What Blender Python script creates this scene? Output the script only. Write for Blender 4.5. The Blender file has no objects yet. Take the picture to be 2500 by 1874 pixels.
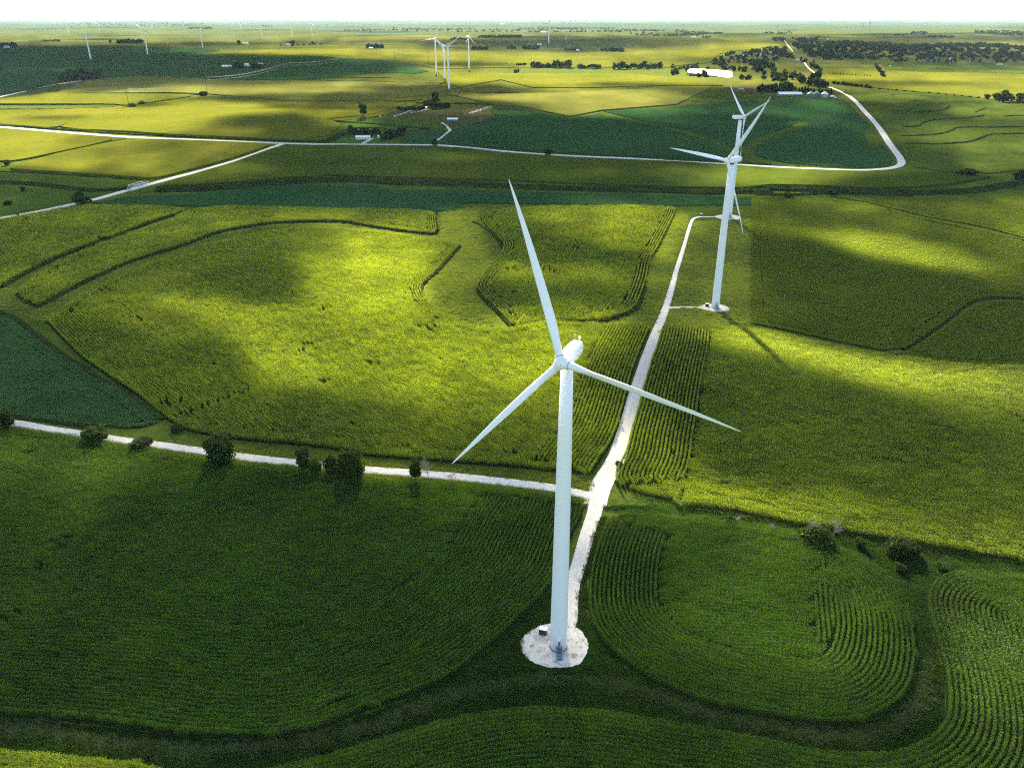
import bpy, math, random
import numpy as np
from mathutils import Vector, Matrix
from mathutils.geometry import delaunay_2d_cdt
R = math.radians
scene = bpy.context.scene
COL = scene.collection
# ------------------------------------------------------------------ camera, sky, sun, exposure
CAMZ, PITCH, FPX = 148.0, R(24.75), 1944.0          # height of the drone, downward tilt, focal length in pixels of a 2500 px wide frame
cam = bpy.data.objects.new('camera', bpy.data.cameras.new('camera'))
COL.objects.link(cam)
cam.data.sensor_width = 36; cam.data.lens = FPX/2500*36
cam.data.clip_start = 1.0; cam.data.clip_end = 90000
cam.location = (0, 0, CAMZ); cam.rotation_euler = (R(90)-PITCH, 0, 0)
scene.camera = cam
SUN_EL = R(27); SUN_AZ = math.atan2(-0.085, 1.0)
SUN = Vector((math.sin(SUN_AZ)*math.cos(SUN_EL), math.cos(SUN_AZ)*math.cos(SUN_EL), math.sin(SUN_EL)))
world = bpy.data.worlds.new("World"); scene.world = world; world.use_nodes = True
wn = world.node_tree.nodes; wl = world.node_tree.links
sky = wn.new('ShaderNodeTexSky'); sky.sky_type = 'NISHITA'; sky.sun_disc = False
sky.sun_elevation = SUN_EL; sky.sun_rotation = SUN_AZ; sky.altitude = 200
sky.air_density = 1.0; sky.dust_density = 2.0; sky.ozone_density = 1.0
wl.new(sky.outputs[0], wn['Background'].inputs[0]); wn['Background'].inputs[1].default_value = 0.05
sl = bpy.data.lights.new('sun', 'SUN'); sl.energy = 5.0; sl.angle = R(0.5); sl.color = (1.0, 0.89, 0.64)
sun = bpy.data.objects.new('sun', sl); COL.objects.link(sun)
sun.rotation_euler = SUN.to_track_quat('Z', 'Y').to_euler(); sun.location = SUN*900
scene.view_settings.view_transform = 'Standard'; scene.view_settings.look = 'None'
scene.view_settings.gamma = 1.0; scene.view_settings.exposure = 3.05
cy = scene.cycles
cy.transparent_max_bounces = 12; cy.max_bounces = 6; cy.diffuse_bounces = 3; cy.glossy_bounces = 2
cy.transmission_bounces = 3; cy.volume_bounces = 0
HAZE_DENSITY = 0.95e-5
cy.use_denoising = False; cy.use_adaptive_sampling = False; cy.filter_width = 1.15

# ------------------------------------------------------------------ helpers: noise, terrain, pixel <-> ground
def vnoise(x, y, seed=0):
    x = np.asarray(x, float); y = np.asarray(y, float)
    xi = np.floor(x); yi = np.floor(y); fx = x-xi; fy = y-yi
    fx = fx*fx*(3-2*fx); fy = fy*fy*(3-2*fy)
    def hsh(a, b):
        v = np.sin(a*127.1+b*311.7+seed*74.7)*43758.5453
        return v-np.floor(v)
    return (hsh(xi, yi)*(1-fx)+hsh(xi+1, yi)*fx)*(1-fy)+(hsh(xi, yi+1)*(1-fx)+hsh(xi+1, yi+1)*fx)*fy
def fbm(x, y, seed=0, octv=4):
    s = 0; a = .5; t = 0
    for k in range(octv):
        s = s+a*vnoise(x*2**k, y*2**k, seed+k*7); t += a; a *= .5
    return s/t
def gau(x, y, cx, cy_, rx, ry, ang=0):
    c, s = math.cos(R(ang)), math.sin(R(ang))
    dx = x-cx; dy = y-cy_
    u = (dx*c+dy*s)/rx; v = (-dx*s+dy*c)/ry
    return np.exp(-.5*(u*u+v*v))
def hgt(x, y):
    x = np.asarray(x, float); y = np.asarray(y, float)
    ramp = np.clip((y-500)/1500, 0, 1)
    h = ramp*(7*np.sin(x/310+y/620+.6)+6*np.sin(y/270-x/900+1.1)+4*np.sin(x/170-y/210+2.0))
    far = np.clip((y-6000)/9000, 0, 1)
    h = h+far*(14*np.sin(x/1900+.5)*np.sin(y/2300)+8*np.sin(x/700+y/1500))
    h = h+7*gau(x, y, -130, 430, 120, 75, -8)            # the big dome of corn on the left
    h = h+4.5*gau(x, y, 215, 300, 160, 45, -16)          # the ridge on the right
    h = h-3.0*gau(x, y, 190, 520, 300, 70, -4)
    h = h-3.5*np.exp(-.5*((y-735-.05*x)/45)**2)*np.clip((1200-np.abs(x))/400, 0, 1)      # creek bottom
    h = h+10*gau(x, y, -330, 1250, 220, 110, 0)          # yellow hill behind the road on the left
    h = h+12*gau(x, y, 500, 1500, 420, 200, 0)+.9*np.sin(x/61+.4)*np.sin(y/47)*np.clip((y-60)/100, 0, 1)
    return h
CP, SP = math.cos(PITCH), math.sin(PITCH)
def ground(px, py):
    """points of the terrain seen at photo pixels (arrays, 2500 px frame)"""
    px = np.atleast_1d(np.asarray(px, float)); py = np.atleast_1d(np.asarray(py, float))
    cx = (px-1250)/FPX; cu = -(py-937)/FPX
    F = CP+SP*cu; D = np.maximum(SP-CP*cu, .0035)
    t0 = CAMZ/D
    ks = np.linspace(.75, 1.25, 160)[:, None]
    T = t0*ks
    below = (CAMZ-D*T) < hgt(cx*T, F*T)
    i = np.argmax(below, 0); i = np.where(below.any(0), i, 159); i = np.maximum(i, 1)
    lo = T[i-1, np.arange(len(px))]; hi = T[i, np.arange(len(px))]
    for _ in range(18):
        m = (lo+hi)/2; b = (CAMZ-D*m) < hgt(cx*m, F*m)
        hi = np.where(b, m, hi); lo = np.where(b, lo, m)
    t = (lo+hi)/2
    return np.stack([cx*t, F*t, hgt(cx*t, F*t)], -1)
def pix(P):
    P = np.asarray(P, float); z = P[..., 2]-CAMZ
    d = P[..., 1]*CP-z*SP; u = P[..., 1]*SP+z*CP
    return np.stack([1250+FPX*P[..., 0]/d, 937-FPX*u/d], -1)
ZN = dict(F=(0, 0, .8848), Z1=(0, 0, 2.602), Z2=(800, 0, 2.602), Z3=(1650, 0, 2.602), Z4=(0, 280, 2.602), Z5=(800, 200, 2.602),
          Z6=(1650, 200, 2.602), A1=(0, 600, 2.5906), A2=(800, 600, 2.5906), A3=(1650, 600, 2.5906), A4=(0, 1234, 2.5906),
          A5=(800, 1234, 2.5906), A6=(1650, 1234, 2.5906), B1=(440, 980, 3.16), B2=(1850, 180, 8.848), B3=(830, 220, 5.53), S=(0, 0, 1))
def PX(*segs):
    """('A1', x, y, x, y, ...) pieces -> photo pixels"""
    out = []
    for s in segs:
        ox, oy, k = ZN[s[0]]
        v = np.array(s[1:], float).reshape(-1, 2)
        out.append(v/k+[ox, oy])
    return np.concatenate(out)
def densify(P, step, closed=False):
    P = np.asarray(P, float)
    if closed: P = np.vstack([P, P[:1]])
    out = []
    for a, b in zip(P[:-1], P[1:]):
        n = max(1, int(np.linalg.norm(b-a)/step))
        out.append(a+(b-a)*np.arange(n)[:, None]/n)
    if not closed: out.append(P[-1:])
    return np.concatenate(out)
def smooth(P, it=2, closed=False):
    for _ in range(it):                                   # Chaikin corner cutting
        Q = np.vstack([P, P[:1]]) if closed else P
        a = Q[:-1]*.75+Q[1:]*.25; b = Q[:-1]*.25+Q[1:]*.75
        N = np.empty((len(a)*2, P.shape[1])); N[0::2] = a; N[1::2] = b
        P = N if closed else np.vstack([P[:1], N[1:-1], P[-1:]])
    return P
def gpoly(segs, closed=True, it=1, step=14):
    p = densify(smooth(PX(*segs), it, closed), step, closed)
    return ground(p[:, 0], p[:, 1])[:, :2]
def inside(x, y, poly):
    x = np.asarray(x); y = np.asarray(y); c = np.zeros(x.shape, bool)
    n = len(poly); j = n-1
    for i in range(n):
        xi, yi = poly[i]; xj, yj = poly[j]
        if yi != yj:
            c ^= ((yi > y) != (yj > y)) & (x < (xj-xi)*(y-yi)/(yj-yi)+xi)
        j = i
    return c
def pdist(x, y, line):
    """distance to a polyline, signed by side (+ left of travel), and the tangent angle there"""
    best = np.full(x.shape, 1e18); sg = np.zeros(x.shape); an = np.zeros(x.shape)
    for a, b in zip(line[:-1], line[1:]):
        d = b-a; L2 = max(d@d, 1e-9)
        t = np.clip(((x-a[0])*d[0]+(y-a[1])*d[1])/L2, 0, 1)
        ex = x-a[0]-t*d[0]; ey = y-a[1]-t*d[1]
        q = ex*ex+ey*ey; m = q < best
        best = np.where(m, q, best); sg = np.where(m, np.sign(d[0]*ey-d[1]*ex), sg); an = np.where(m, math.atan2(d[1], d[0]), an)
    return np.sqrt(best), sg, an

# ------------------------------------------------------------------ helpers: objects
def tag(o, label=None, cat=None, group=None, kind=None):
    if label: o['label'] = label
    if cat: o['category'] = cat
    if group: o['group'] = group
    if kind: o['kind'] = kind
    return o
def link(o, parent=None):
    COL.objects.link(o)
    if parent: o.parent = parent
    return o
def mesh(name, V, F, mats, parent=None, smooth_=False, mi=None, do_link=True):
    me = bpy.data.meshes.new(name)
    V = np.asarray(V, np.float32)
    if isinstance(F, np.ndarray):
        k = F.shape[1]
        me.vertices.add(len(V)); me.vertices.foreach_set('co', V.ravel())
        me.loops.add(F.size); me.loops.foreach_set('vertex_index', F.astype(np.int32).ravel())
        me.polygons.add(len(F)); me.polygons.foreach_set('loop_start', np.arange(len(F), dtype=np.int32)*k)
        me.update(calc_edges=True); me.validate()
    else:
        me.from_pydata(V.tolist(), [], F); me.update()
    for m in (mats if isinstance(mats, (list, tuple)) else [mats]): me.materials.append(m)
    if mi is not None and len(mi) == len(me.polygons): me.polygons.foreach_set('material_index', np.asarray(mi, np.int32))
    if smooth_: me.polygons.foreach_set('use_smooth', np.ones(len(me.polygons), bool))
    o = bpy.data.objects.new(name, me)
    return link(o, parent) if do_link else o
def empty(name, loc, rz=0):
    o = bpy.data.objects.new(name, None); COL.objects.link(o)
    o.location = loc; o.rotation_euler = (0, 0, rz); o.empty_display_size = 1
    return o
def copy_tree(o, parent=None):
    c = o.copy(); COL.objects.link(c); c.parent = parent
    for ch in list(o.children): copy_tree(ch, c)
    return c
class MB:
    """collects simple shapes into one mesh"""
    def __init__(s): s.v = []; s.f = []; s.m = []
    def add(s, V, F, m=0):
        n = len(s.v); s.v += [tuple(map(float, p)) for p in V]
        s.f += [tuple(int(i)+n for i in f) for f in F]; s.m += [m]*len(F)
    def box(s, x0, y0, z0, x1, y1, z1, m=0, rz=0, c=(0, 0)):
        V = [(x, y, z) for z in (z0, z1) for x, y in ((x0, y0), (x1, y0), (x1, y1), (x0, y1))]
        if rz:
            ca, sa = math.cos(rz), math.sin(rz)
            V = [(c[0]+(x-c[0])*ca-(y-c[1])*sa, c[1]+(x-c[0])*sa+(y-c[1])*ca, z) for x, y, z in V]
        s.add(V, [(0, 3, 2, 1), (4, 5, 6, 7), (0, 1, 5, 4), (1, 2, 6, 5), (2, 3, 7, 6), (3, 0, 4, 7)], m)
    def tube(s, a, b, r0, r1=None, n=8, m=0, cap=True):
        r1 = r0 if r1 is None else r1
        a = Vector(a); b = Vector(b); q = (b-a).to_track_quat('Z', 'Y')
        V = []
        for p, r in ((a, r0), (b, r1)):
            for k in range(n):
                t = 2*math.pi*k/n; V.append(p+q @ Vector((r*math.cos(t), r*math.sin(t), 0)))
        F = [(k, (k+1) % n, n+(k+1) % n, n+k) for k in range(n)]
        if cap: F += [tuple(range(n-1, -1, -1)), tuple(range(n, 2*n))]
        s.add(V, F, m)
    def lathe(s, prof, n=32, m=0, c=(0, 0, 0)):
        V = [(c[0]+r*math.cos(2*math.pi*k/n), c[1]+r*math.sin(2*math.pi*k/n), c[2]+z) for r, z in prof for k in range(n)]
        F = [(i*n+k, i*n+(k+1) % n, (i+1)*n+(k+1) % n, (i+1)*n+k) for i in range(len(prof)-1) for k in range(n)]
        F += [tuple(range(n-1, -1, -1)), tuple((len(prof)-1)*n+k for k in range(n))]
        s.add(V, F, m)
    def build(s, name, mats, parent=None, smooth_=False, do_link=True):
        return mesh(name, s.v, s.f, mats, parent, smooth_, s.m, do_link)

# ------------------------------------------------------------------ materials
class NT:
    def __init__(s, name):
        s.mat = bpy.data.materials.new(name); s.mat.use_nodes = True
        s.t = s.mat.node_tree; s.n = s.t.nodes; s.l = s.t.links
        s.n.clear(); s.out = s.n.new('ShaderNodeOutputMaterial')
    def node(s, typ, **kw):
        n = s.n.new('ShaderNode'+typ)
        for k, v in kw.items(): setattr(n, k, v)
        return n
    def lk(s, a, b): s.l.new(a, b)
    def pos(s): 
        return s.node('NewGeometry').outputs['Position']
    def noise(s, scale, detail=3, rough=.5, vec=None, dist=0, vscale=None):
        n = s.node('TexNoise'); n.inputs['Scale'].default_value = scale; n.inputs['Detail'].default_value = detail
        n.inputs['Roughness'].default_value = rough; n.inputs['Distortion'].default_value = dist
        v = vec if vec is not None else s.pos()
        if vscale:
            mp = s.node('Mapping'); mp.inputs['Scale'].default_value = vscale; s.lk(v, mp.inputs['Vector']); v = mp.outputs[0]
        s.lk(v, n.inputs['Vector']); return n.outputs['Fac']
    def ramp(s, fac, stops, interp='LINEAR'):
        r = s.node('ValToRGB'); r.color_ramp.interpolation = interp
        e = r.color_ramp.elements
        while len(e) < len(stops): e.new(.5)
        for i, (p, c) in enumerate(stops):
            e[i].position = p; e[i].color = (*c, 1) if len(c) == 3 else c
        s.lk(fac, r.inputs[0]); return r.outputs[0]
    def val(s, fac, lo, hi, a=0., b=1.):
        m = s.node('MapRange'); m.inputs[1].default_value = lo; m.inputs[2].default_value = hi
        m.inputs[3].default_value = a; m.inputs[4].default_value = b; s.lk(fac, m.inputs[0]); return m.outputs[0]
    def mix(s, fac, a, b, blend='MIX'):
        m = s.node('Mix', data_type='RGBA', blend_type=blend)
        for sock, v in ((m.inputs[0], fac), (m.inputs[6], a), (m.inputs[7], b)):
            if isinstance(v, (int, float)): sock.default_value = v
            elif isinstance(v, tuple): sock.default_value = (*v, 1)
            else: s.lk(v, sock)
        return m.outputs[2]
    def math(s, op, a, b=None):
        m = s.node('Math', operation=op)
        for sock, v in ((m.inputs[0], a), (m.inputs[1], b)):
            if v is None: continue
            if isinstance(v, (int, float)): sock.default_value = v
            else: s.lk(v, sock)
        return m.outputs[0]
    def bump(s, h, strength=1., dist=1.):
        b = s.node('Bump'); b.inputs['Strength'].default_value = strength; b.inputs['Distance'].default_value = dist
        s.lk(h, b.inputs['Height']); return b.outputs[0]
    def finish(s, col, rough=.8, bump=None, spec=.3, metal=0.):
        p = s.node('BsdfPrincipled')
        if isinstance(col, tuple): p.inputs['Base Color'].default_value = (*col, 1)
        else: s.lk(col, p.inputs['Base Color'])
        if isinstance(rough, (int, float)): p.inputs['Roughness'].default_value = rough
        else: s.lk(rough, p.inputs['Roughness'])
        p.inputs['Specular IOR Level'].default_value = spec; p.inputs['Metallic'].default_value = metal
        if bump is not None: s.lk(bump, p.inputs['Normal'])
        s.lk(p.outputs[0], s.out.inputs[0]); return s.mat
def leaf_mat(name, dark, light, trans, tmix=.35, big=.03, fine=.9, gloss=.06, rough=.45, hs=None):
    """foliage: reflecting and letting light through"""
    t = NT(name)
    f1 = t.noise(big, 4, .6); f2 = t.noise(fine, 2, .6)
    rnd = t.node('ObjectInfo').outputs['Random']
    k = t.math('ADD', t.math('MULTIPLY', f1, 1.3), t.math('MULTIPLY', f2, .7))
    k = t.math('ADD', k, t.math('MULTIPLY', rnd, .25))
    k = t.val(k, .75, 1.45)
    col = t.mix(k, dark, light)
    tc = t.mix(k, tuple(c*.75 for c in trans), trans)
    d = t.node('BsdfDiffuse'); t.lk(col, d.inputs[0])
    tr = t.node('BsdfTranslucent'); t.lk(tc, tr.inputs[0])
    g = t.node('BsdfGlossy'); g.inputs[0].default_value = (1, 1, .6, 1); g.inputs['Roughness'].default_value = rough
    m1 = t.node('MixShader'); m1.inputs[0].default_value = tmix; t.lk(d.outputs[0], m1.inputs[1]); t.lk(tr.outputs[0], m1.inputs[2])
    m2 = t.node('MixShader'); m2.inputs[0].default_value = gloss; t.lk(m1.outputs[0], m2.inputs[1]); t.lk(g.outputs[0], m2.inputs[2])
    t.lk(m2.outputs[0], t.out.inputs[0]); return t.mat
def field_mat(name, dark, light, big=.006, fine=.5, bumpd=.6, rows=None, tmix=.0, contrast=(.35, .7), trans=(.3, .32, .02), gain=.5):
    """a closed crop canopy seen from far: mottled colour, rough relief"""
    t = NT(name)
    f1 = t.noise(big, 5, .6); f2 = t.noise(fine, 3, .65); f3 = t.noise(fine*.12, 3, .6)
    k = t.math('ADD', t.math('MULTIPLY', f1, .5), t.math('MULTIPLY', f3, .25)); k = t.math('ADD', k, t.math('MULTIPLY', f2, .25))
    k = t.val(k, *contrast)
    col = t.mix(k, dark, light)
    h = t.math('ADD', t.math('MULTIPLY', f2, 1.0), t.math('MULTIPLY', f3, 1.0))
    if rows:
        w = t.node('TexWave', wave_type='BANDS', bands_direction='X'); w.inputs['Scale'].default_value = rows[1]
        mp = t.node('Mapping'); mp.inputs['Rotation'].default_value = (0, 0, R(rows[0])); t.lk(t.pos(), mp.inputs['Vector']); t.lk(mp.outputs[0], w.inputs['Vector'])
        w.inputs['Distortion'].default_value = 1.5; w.inputs['Detail'].default_value = 1
        h = t.math('ADD', h, t.math('MULTIPLY', w.outputs['Fac'], .35))
        col = t.mix(t.val(w.outputs['Fac'], 0, 1, 0, .35), col, dark)
    nrm = t.bump(h, 1.0, bumpd)
    d = t.node('BsdfDiffuse'); t.lk(col, d.inputs[0]); t.lk(nrm, d.inputs['Normal'])
    t.lk(d.outputs[0], t.out.inputs[0])
    return t.mat
def plain(name, col, rough=.5, spec=.4, metal=0., var=.08, scale=1.5):
    t = NT(name); n = t.noise(scale, 4, .6, vec=t.node('TexCoord').outputs['Object'])
    c = t.mix(t.val(n, .3, .7), tuple(x*(1-var) for x in col), tuple(min(1, x*(1+var)) for x in col))
    return t.finish(c, rough, spec=spec, metal=metal)
M = {}
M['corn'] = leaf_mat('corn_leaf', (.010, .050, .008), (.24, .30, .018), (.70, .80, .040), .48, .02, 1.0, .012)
M['corn_dark'] = leaf_mat('corn_leaf_deep_green', (.009, .042, .006), (.060, .130, .012), (.36, .52, .02), .42, .02, 1.0, .008)  # same corn leaf with the cloud shade put into its colour
M['tassel'] = plain('corn_tassel', (.30, .27, .07), .7)
M['soy'] = leaf_mat('soy_leaf', (.024, .085, .030), (.070, .160, .045), (.12, .28, .05), .25, .05, 1.0, .02)
M['grass_tuft'] = leaf_mat('grass_blades', (.024, .060, .010), (.13, .17, .02), (.34, .42, .03), .35, .08, .8, .04)
M['grass_pale'] = leaf_mat('pale_grass_blades', (.014, .040, .008), (.06, .10, .018), (.12, .18, .02), .3, .08, .8, .05)
M['grass_dark'] = leaf_mat('dark_ditch_grass', (.008, .030, .006), (.032, .072, .012), (.08, .15, .02), .35, .08, .8, .01)  # grass blades with the channel's shade put into their colour
M['tree'] = leaf_mat('tree_leaf', (.006, .020, .006), (.034, .060, .010), (.10, .15, .01), .25, .12, .6, .006)
M['tree_light'] = leaf_mat('young_tree_leaf', (.015, .035, .01), (.045, .07, .012), (.09, .13, .01), .3, .12, .6, .008)
M['wood'] = leaf_mat('woodland_leaf', (.004, .014, .008), (.014, .032, .012), (.02, .04, .008), .2, .01, .2, .002)
M['bean_leaf'] = leaf_mat('bean_leaf_olive', (.010, .046, .012), (.048, .092, .012), (.28, .36, .02), .35, .03, 1.0, .008)
M['bark'] = plain('bark', (.09, .075, .06), .9, .2, var=.3)
M['bare'] = plain('bare_twig', (.26, .24, .21), .8, .2, var=.2)
M['white'] = plain('turbine_white_paint', (.86, .86, .86), .32, .45, var=.015, scale=.4)
M['seam'] = plain('dark_rubber_seal', (.05, .055, .06), .6)
M['steel'] = plain('galvanised_steel', (.30, .33, .35), .45, .5, .6)
M['bluegrey'] = plain('blue_grey_steps', (.06, .12, .17), .5)
M['box_green'] = plain('dark_green_cabinet_paint', (.012, .03, .028), .5)
M['box_lid'] = plain('pale_cabinet_lid', (.68, .68, .62), .5)
M['concrete'] = plain('concrete', (.42, .41, .38), .85, var=.15)
M['wall_white'] = plain('white_siding', (.72, .72, .70), .6)
M['roof_white'] = plain('white_metal_roof', (.82, .83, .84), .4)
M['roof_grey'] = plain('grey_roof', (.28, .29, .31), .6, var=.2)
M['roof_dark'] = plain('dark_shingle_roof', (.07, .07, .075), .8, var=.2)
M['barn_red'] = plain('barn_red_boards', (.12, .03, .022), .7, var=.3)
M['barn_wall'] = plain('grey_barn_wall', (.10, .13, .15), .7)
M['glass'] = plain('window_glass', (.02, .025, .03), .15, .6)
M['pole'] = plain('weathered_pole_wood', (.07, .06, .05), .9, var=.3)
M['wire'] = plain('aluminium_wire', (.35, .36, .37), .5)
M['soil'] = NT('field_soil').finish((.018, .024, .008), 1.0, spec=0.)
def road_mat(name, col, tint, veg, vegw):
    t = NT(name); uv = t.node('UVMap').outputs[0]
    sx = t.node('SeparateXYZ'); t.lk(uv, sx.inputs[0])
    n1 = t.noise(.9, 4, .65); n2 = t.noise(.22, 3, .6); n3 = t.noise(3.0, 3, .7)
    c = t.mix(t.val(n1, .35, .7), col, tint); c = t.mix(t.val(n3, .35, .75, 0, .35), c, tuple(x*.55 for x in col))
    # a broken strip of weeds along the crown of the lane
    mid = t.math('ABSOLUTE', t.math('SUBTRACT', sx.outputs[0], .5))
    wgt = t.math('MULTIPLY', t.val(mid, .05, .14, 1, 0), t.val(n2, .42, .62)); wgt = t.math('MULTIPLY', wgt, vegw)
    wgt = t.math('MULTIPLY', wgt, t.val(n1, .35, .6))
    c = t.mix(wgt, c, veg)
    return t.finish(c, .95, t.bump(n3, .5, .15), spec=.15)
M['gravel'] = road_mat('pale_gravel', (.52, .49, .42), (.66, .63, .56), (.16, .17, .07), .3)
M['gravel_main'] = road_mat('white_limestone_gravel', (.50, .48, .43), (.60, .58, .53), (.2, .2, .12), .5)
t = NT('pad_gravel')
n1 = t.noise(.55, 5, .7); n2 = t.noise(3.5, 3, .7); n3 = t.noise(.2, 2, .5)
c = t.mix(t.val(n2, .3, .75), (.66, .62, .54), (.42, .39, .32))
c = t.mix(t.val(n1, .50, .64, 0, .8), c, (.22, .20, .08)); c = t.mix(t.val(n3, .5, .7, 0, .3), c, (.80, .78, .74))
M['pad'] = t.finish(c, .95, t.bump(n2, .5, .1), spec=.15)
# ground: rough grass near, a patchwork of farmland further out
t = NT('farmland')
g1 = t.noise(.03, 5, .62); g2 = t.noise(.45, 4, .7); g3 = t.noise(2.6, 3, .7)
k = t.math('ADD', t.math('MULTIPLY', g1, .5), t.math('MULTIPLY', g2, .5)); k = t.val(k, .35, .65)
grass = t.mix(k, (.018, .044, .008), (.105, .135, .016))
vor = t.node('TexVoronoi'); vor.feature = 'F1'; vor.distance = 'CHEBYCHEV'; vor.inputs['Scale'].default_value = .0016; vor.inputs['Randomness'].default_value = .75
mp = t.node('Mapping'); mp.inputs['Scale'].default_value = (1.0, .8, 0); mp.inputs['Rotation'].default_value = (0, 0, .12)
t.lk(t.pos(), mp.inputs['Vector']); t.lk(mp.outputs[0], vor.inputs['Vector'])
patch = t.ramp(t.node('SeparateColor').outputs[0] if False else vor.outputs['Color'], [(0, (.05, .07, .012)), (.35, (.105, .105, .022)), (.6, (.065, .085, .012)), (.8, (.12, .115, .04)), (1, (.02, .05, .02))])
sxyz = t.node('SeparateXYZ'); t.lk(t.pos(), sxyz.inputs[0])
far = t.val(sxyz.outputs[1], 900, 1300)
patch = t.mix(t.val(g1, .35, .7, 0, .5), patch, (.04, .065, .014))
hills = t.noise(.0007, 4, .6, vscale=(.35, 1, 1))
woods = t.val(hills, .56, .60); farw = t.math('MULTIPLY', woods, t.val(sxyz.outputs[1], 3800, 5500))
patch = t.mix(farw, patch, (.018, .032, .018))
patch = t.mix(t.val(sxyz.outputs[1], 4000, 14000, 0, .75), patch, (.028, .050, .034))  # distance haze painted into the ground colour
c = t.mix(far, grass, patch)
hb = t.math('ADD', t.math('MULTIPLY', g2, .7), t.math('MULTIPLY', g3, .25))
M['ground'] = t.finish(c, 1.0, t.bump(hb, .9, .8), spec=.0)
M['soyfar'] = field_mat('bean_canopy', (.010, .044, .016), (.040, .086, .022), .008, .7, .3)
M['bean2'] = field_mat('bean_canopy_olive', (.022, .050, .010), (.120, .140, .016), .012, .8, .9, rows=(80, .25))
M['cornfar'] = field_mat('corn_canopy', (.026, .050, .007), (.085, .10, .010), .008, .55, 1.0)
M['cornyel'] = field_mat('pale_corn_canopy', (.062, .078, .008), (.135, .13, .014), .006, .6, 1.0)
M['wheat'] = field_mat('straw_coloured_crop', (.075, .088, .018), (.14, .135, .03), .004, .3, .7)
M['hay'] = field_mat('hay_meadow', (.030, .062, .010), (.080, .115, .017), .02, .6, .8)
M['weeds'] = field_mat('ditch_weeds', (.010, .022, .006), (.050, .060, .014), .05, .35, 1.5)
M['ditch'] = field_mat('dark_ditch_ground', (.005, .018, .004), (.018, .042, .008), .06, .9, .5)  # shade beside the corn painted in as a darker ground colour
M['lawn'] = field_mat('lawn', (.045, .10, .02), (.08, .13, .03), .03, .8, .3)
M['brownfield'] = field_mat('bare_brown_ground', (.045, .05, .018), (.09, .085, .03), .02, .5, .4)

# ------------------------------------------------------------------ the ground
ys = np.concatenate([np.linspace(-250, 60, 14), 60*np.exp(np.arange(0, 560)*math.log(46000/60)/559)[1:]])
us = np.linspace(-1, 1, 261)
Y, U = np.meshgrid(ys, us, indexing='ij')
X = U*(np.maximum(Y, 0)*.95+420)
Vg = np.stack([X, Y, hgt(X, Y)], -1).reshape(-1, 3)
nr, nc = Y.shape
idx = np.arange(nr*nc).reshape(nr, nc)
Fg = np.stack([idx[:-1, :-1], idx[:-1, 1:], idx[1:, 1:], idx[1:, :-1]], -1).reshape(-1, 4)
tag(mesh('ground', Vg, Fg, M['ground'], smooth_=True), kind='structure')

def drape(name, poly, H, mat, step=None, skirt=True, extra=None, uneven=0., parent=None, lift=None):
    """closed outline (world x, y) -> a crop canopy or a surface lying on the terrain, with side walls"""
    poly = np.asarray(poly)
    D = max(60, np.median(np.hypot(poly[:, 0], poly[:, 1])))
    step = step or max(4, .014*D)
    bd = densify(poly, step*.7, True)
    if uneven:
        nn = np.stack([vnoise(bd[:, 0]/uneven/2, bd[:, 1]/uneven/2, 3)-.5, vnoise(bd[:, 0]/uneven/2, bd[:, 1]/uneven/2, 9)-.5], -1)
        bd = bd+nn*uneven
    x0, y0 = bd.min(0); x1, y1 = bd.max(0)
    gx, gy = np.meshgrid(np.arange(x0, x1, step), np.arange(y0, y1, step)); gx = gx.ravel(); gy = gy.ravel()
    if len(gx) > 40000:
        step *= math.sqrt(len(gx)/40000); gx, gy = np.meshgrid(np.arange(x0, x1, step), np.arange(y0, y1, step)); gx = gx.ravel(); gy = gy.ravel()
    m = inside(gx, gy, bd); gx = gx[m]; gy = gy[m]
    if len(gx):
        dd, _, _ = pdist(gx, gy, np.vstack([bd, bd[:1]])) if len(gx)*len(bd) < 2e7 else (np.full(gx.shape, 1e9), 0, 0)
        k = dd > step*.4; gx = gx[k]; gy = gy[k]
    P2 = np.vstack([bd, np.stack([gx, gy], -1)])
    nb = len(bd)
    r = delaunay_2d_cdt([Vector(p) for p in P2], [], [list(range(nb))], 1, 1e-4)
    V2 = np.array([tuple(v) for v in r[0]]); F = [tuple(f) for f in r[2]]
    z = hgt(V2[:, 0], V2[:, 1])+H
    V = np.column_stack([V2, z])
    fa = []
    for f in F:
        a, b, c_ = V2[f[0]], V2[f[1]], V2[f[2]]
        fa.append(f if (b[0]-a[0])*(c_[1]-a[1])-(b[1]-a[1])*(c_[0]-a[0]) > 0 else f[::-1])
    if skirt:
        cnt = {}
        for f in fa:
            for i in range(len(f)):
                e = (f[i], f[(i+1) % len(f)]); cnt[e] = 1
        be = [e for e in cnt if (e[1], e[0]) not in cnt]
        low = {}; VV = V.tolist()
        for e in be:
            for v in e:
                if v not in low: low[v] = len(VV); VV.append([V[v][0], V[v][1], V[v][2]-H-.4])
        fa += [(e[1], e[0], low[e[0]], low[e[1]]) for e in be]
        V = VV
    return mesh(name, V, fa, mat, parent)

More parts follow.
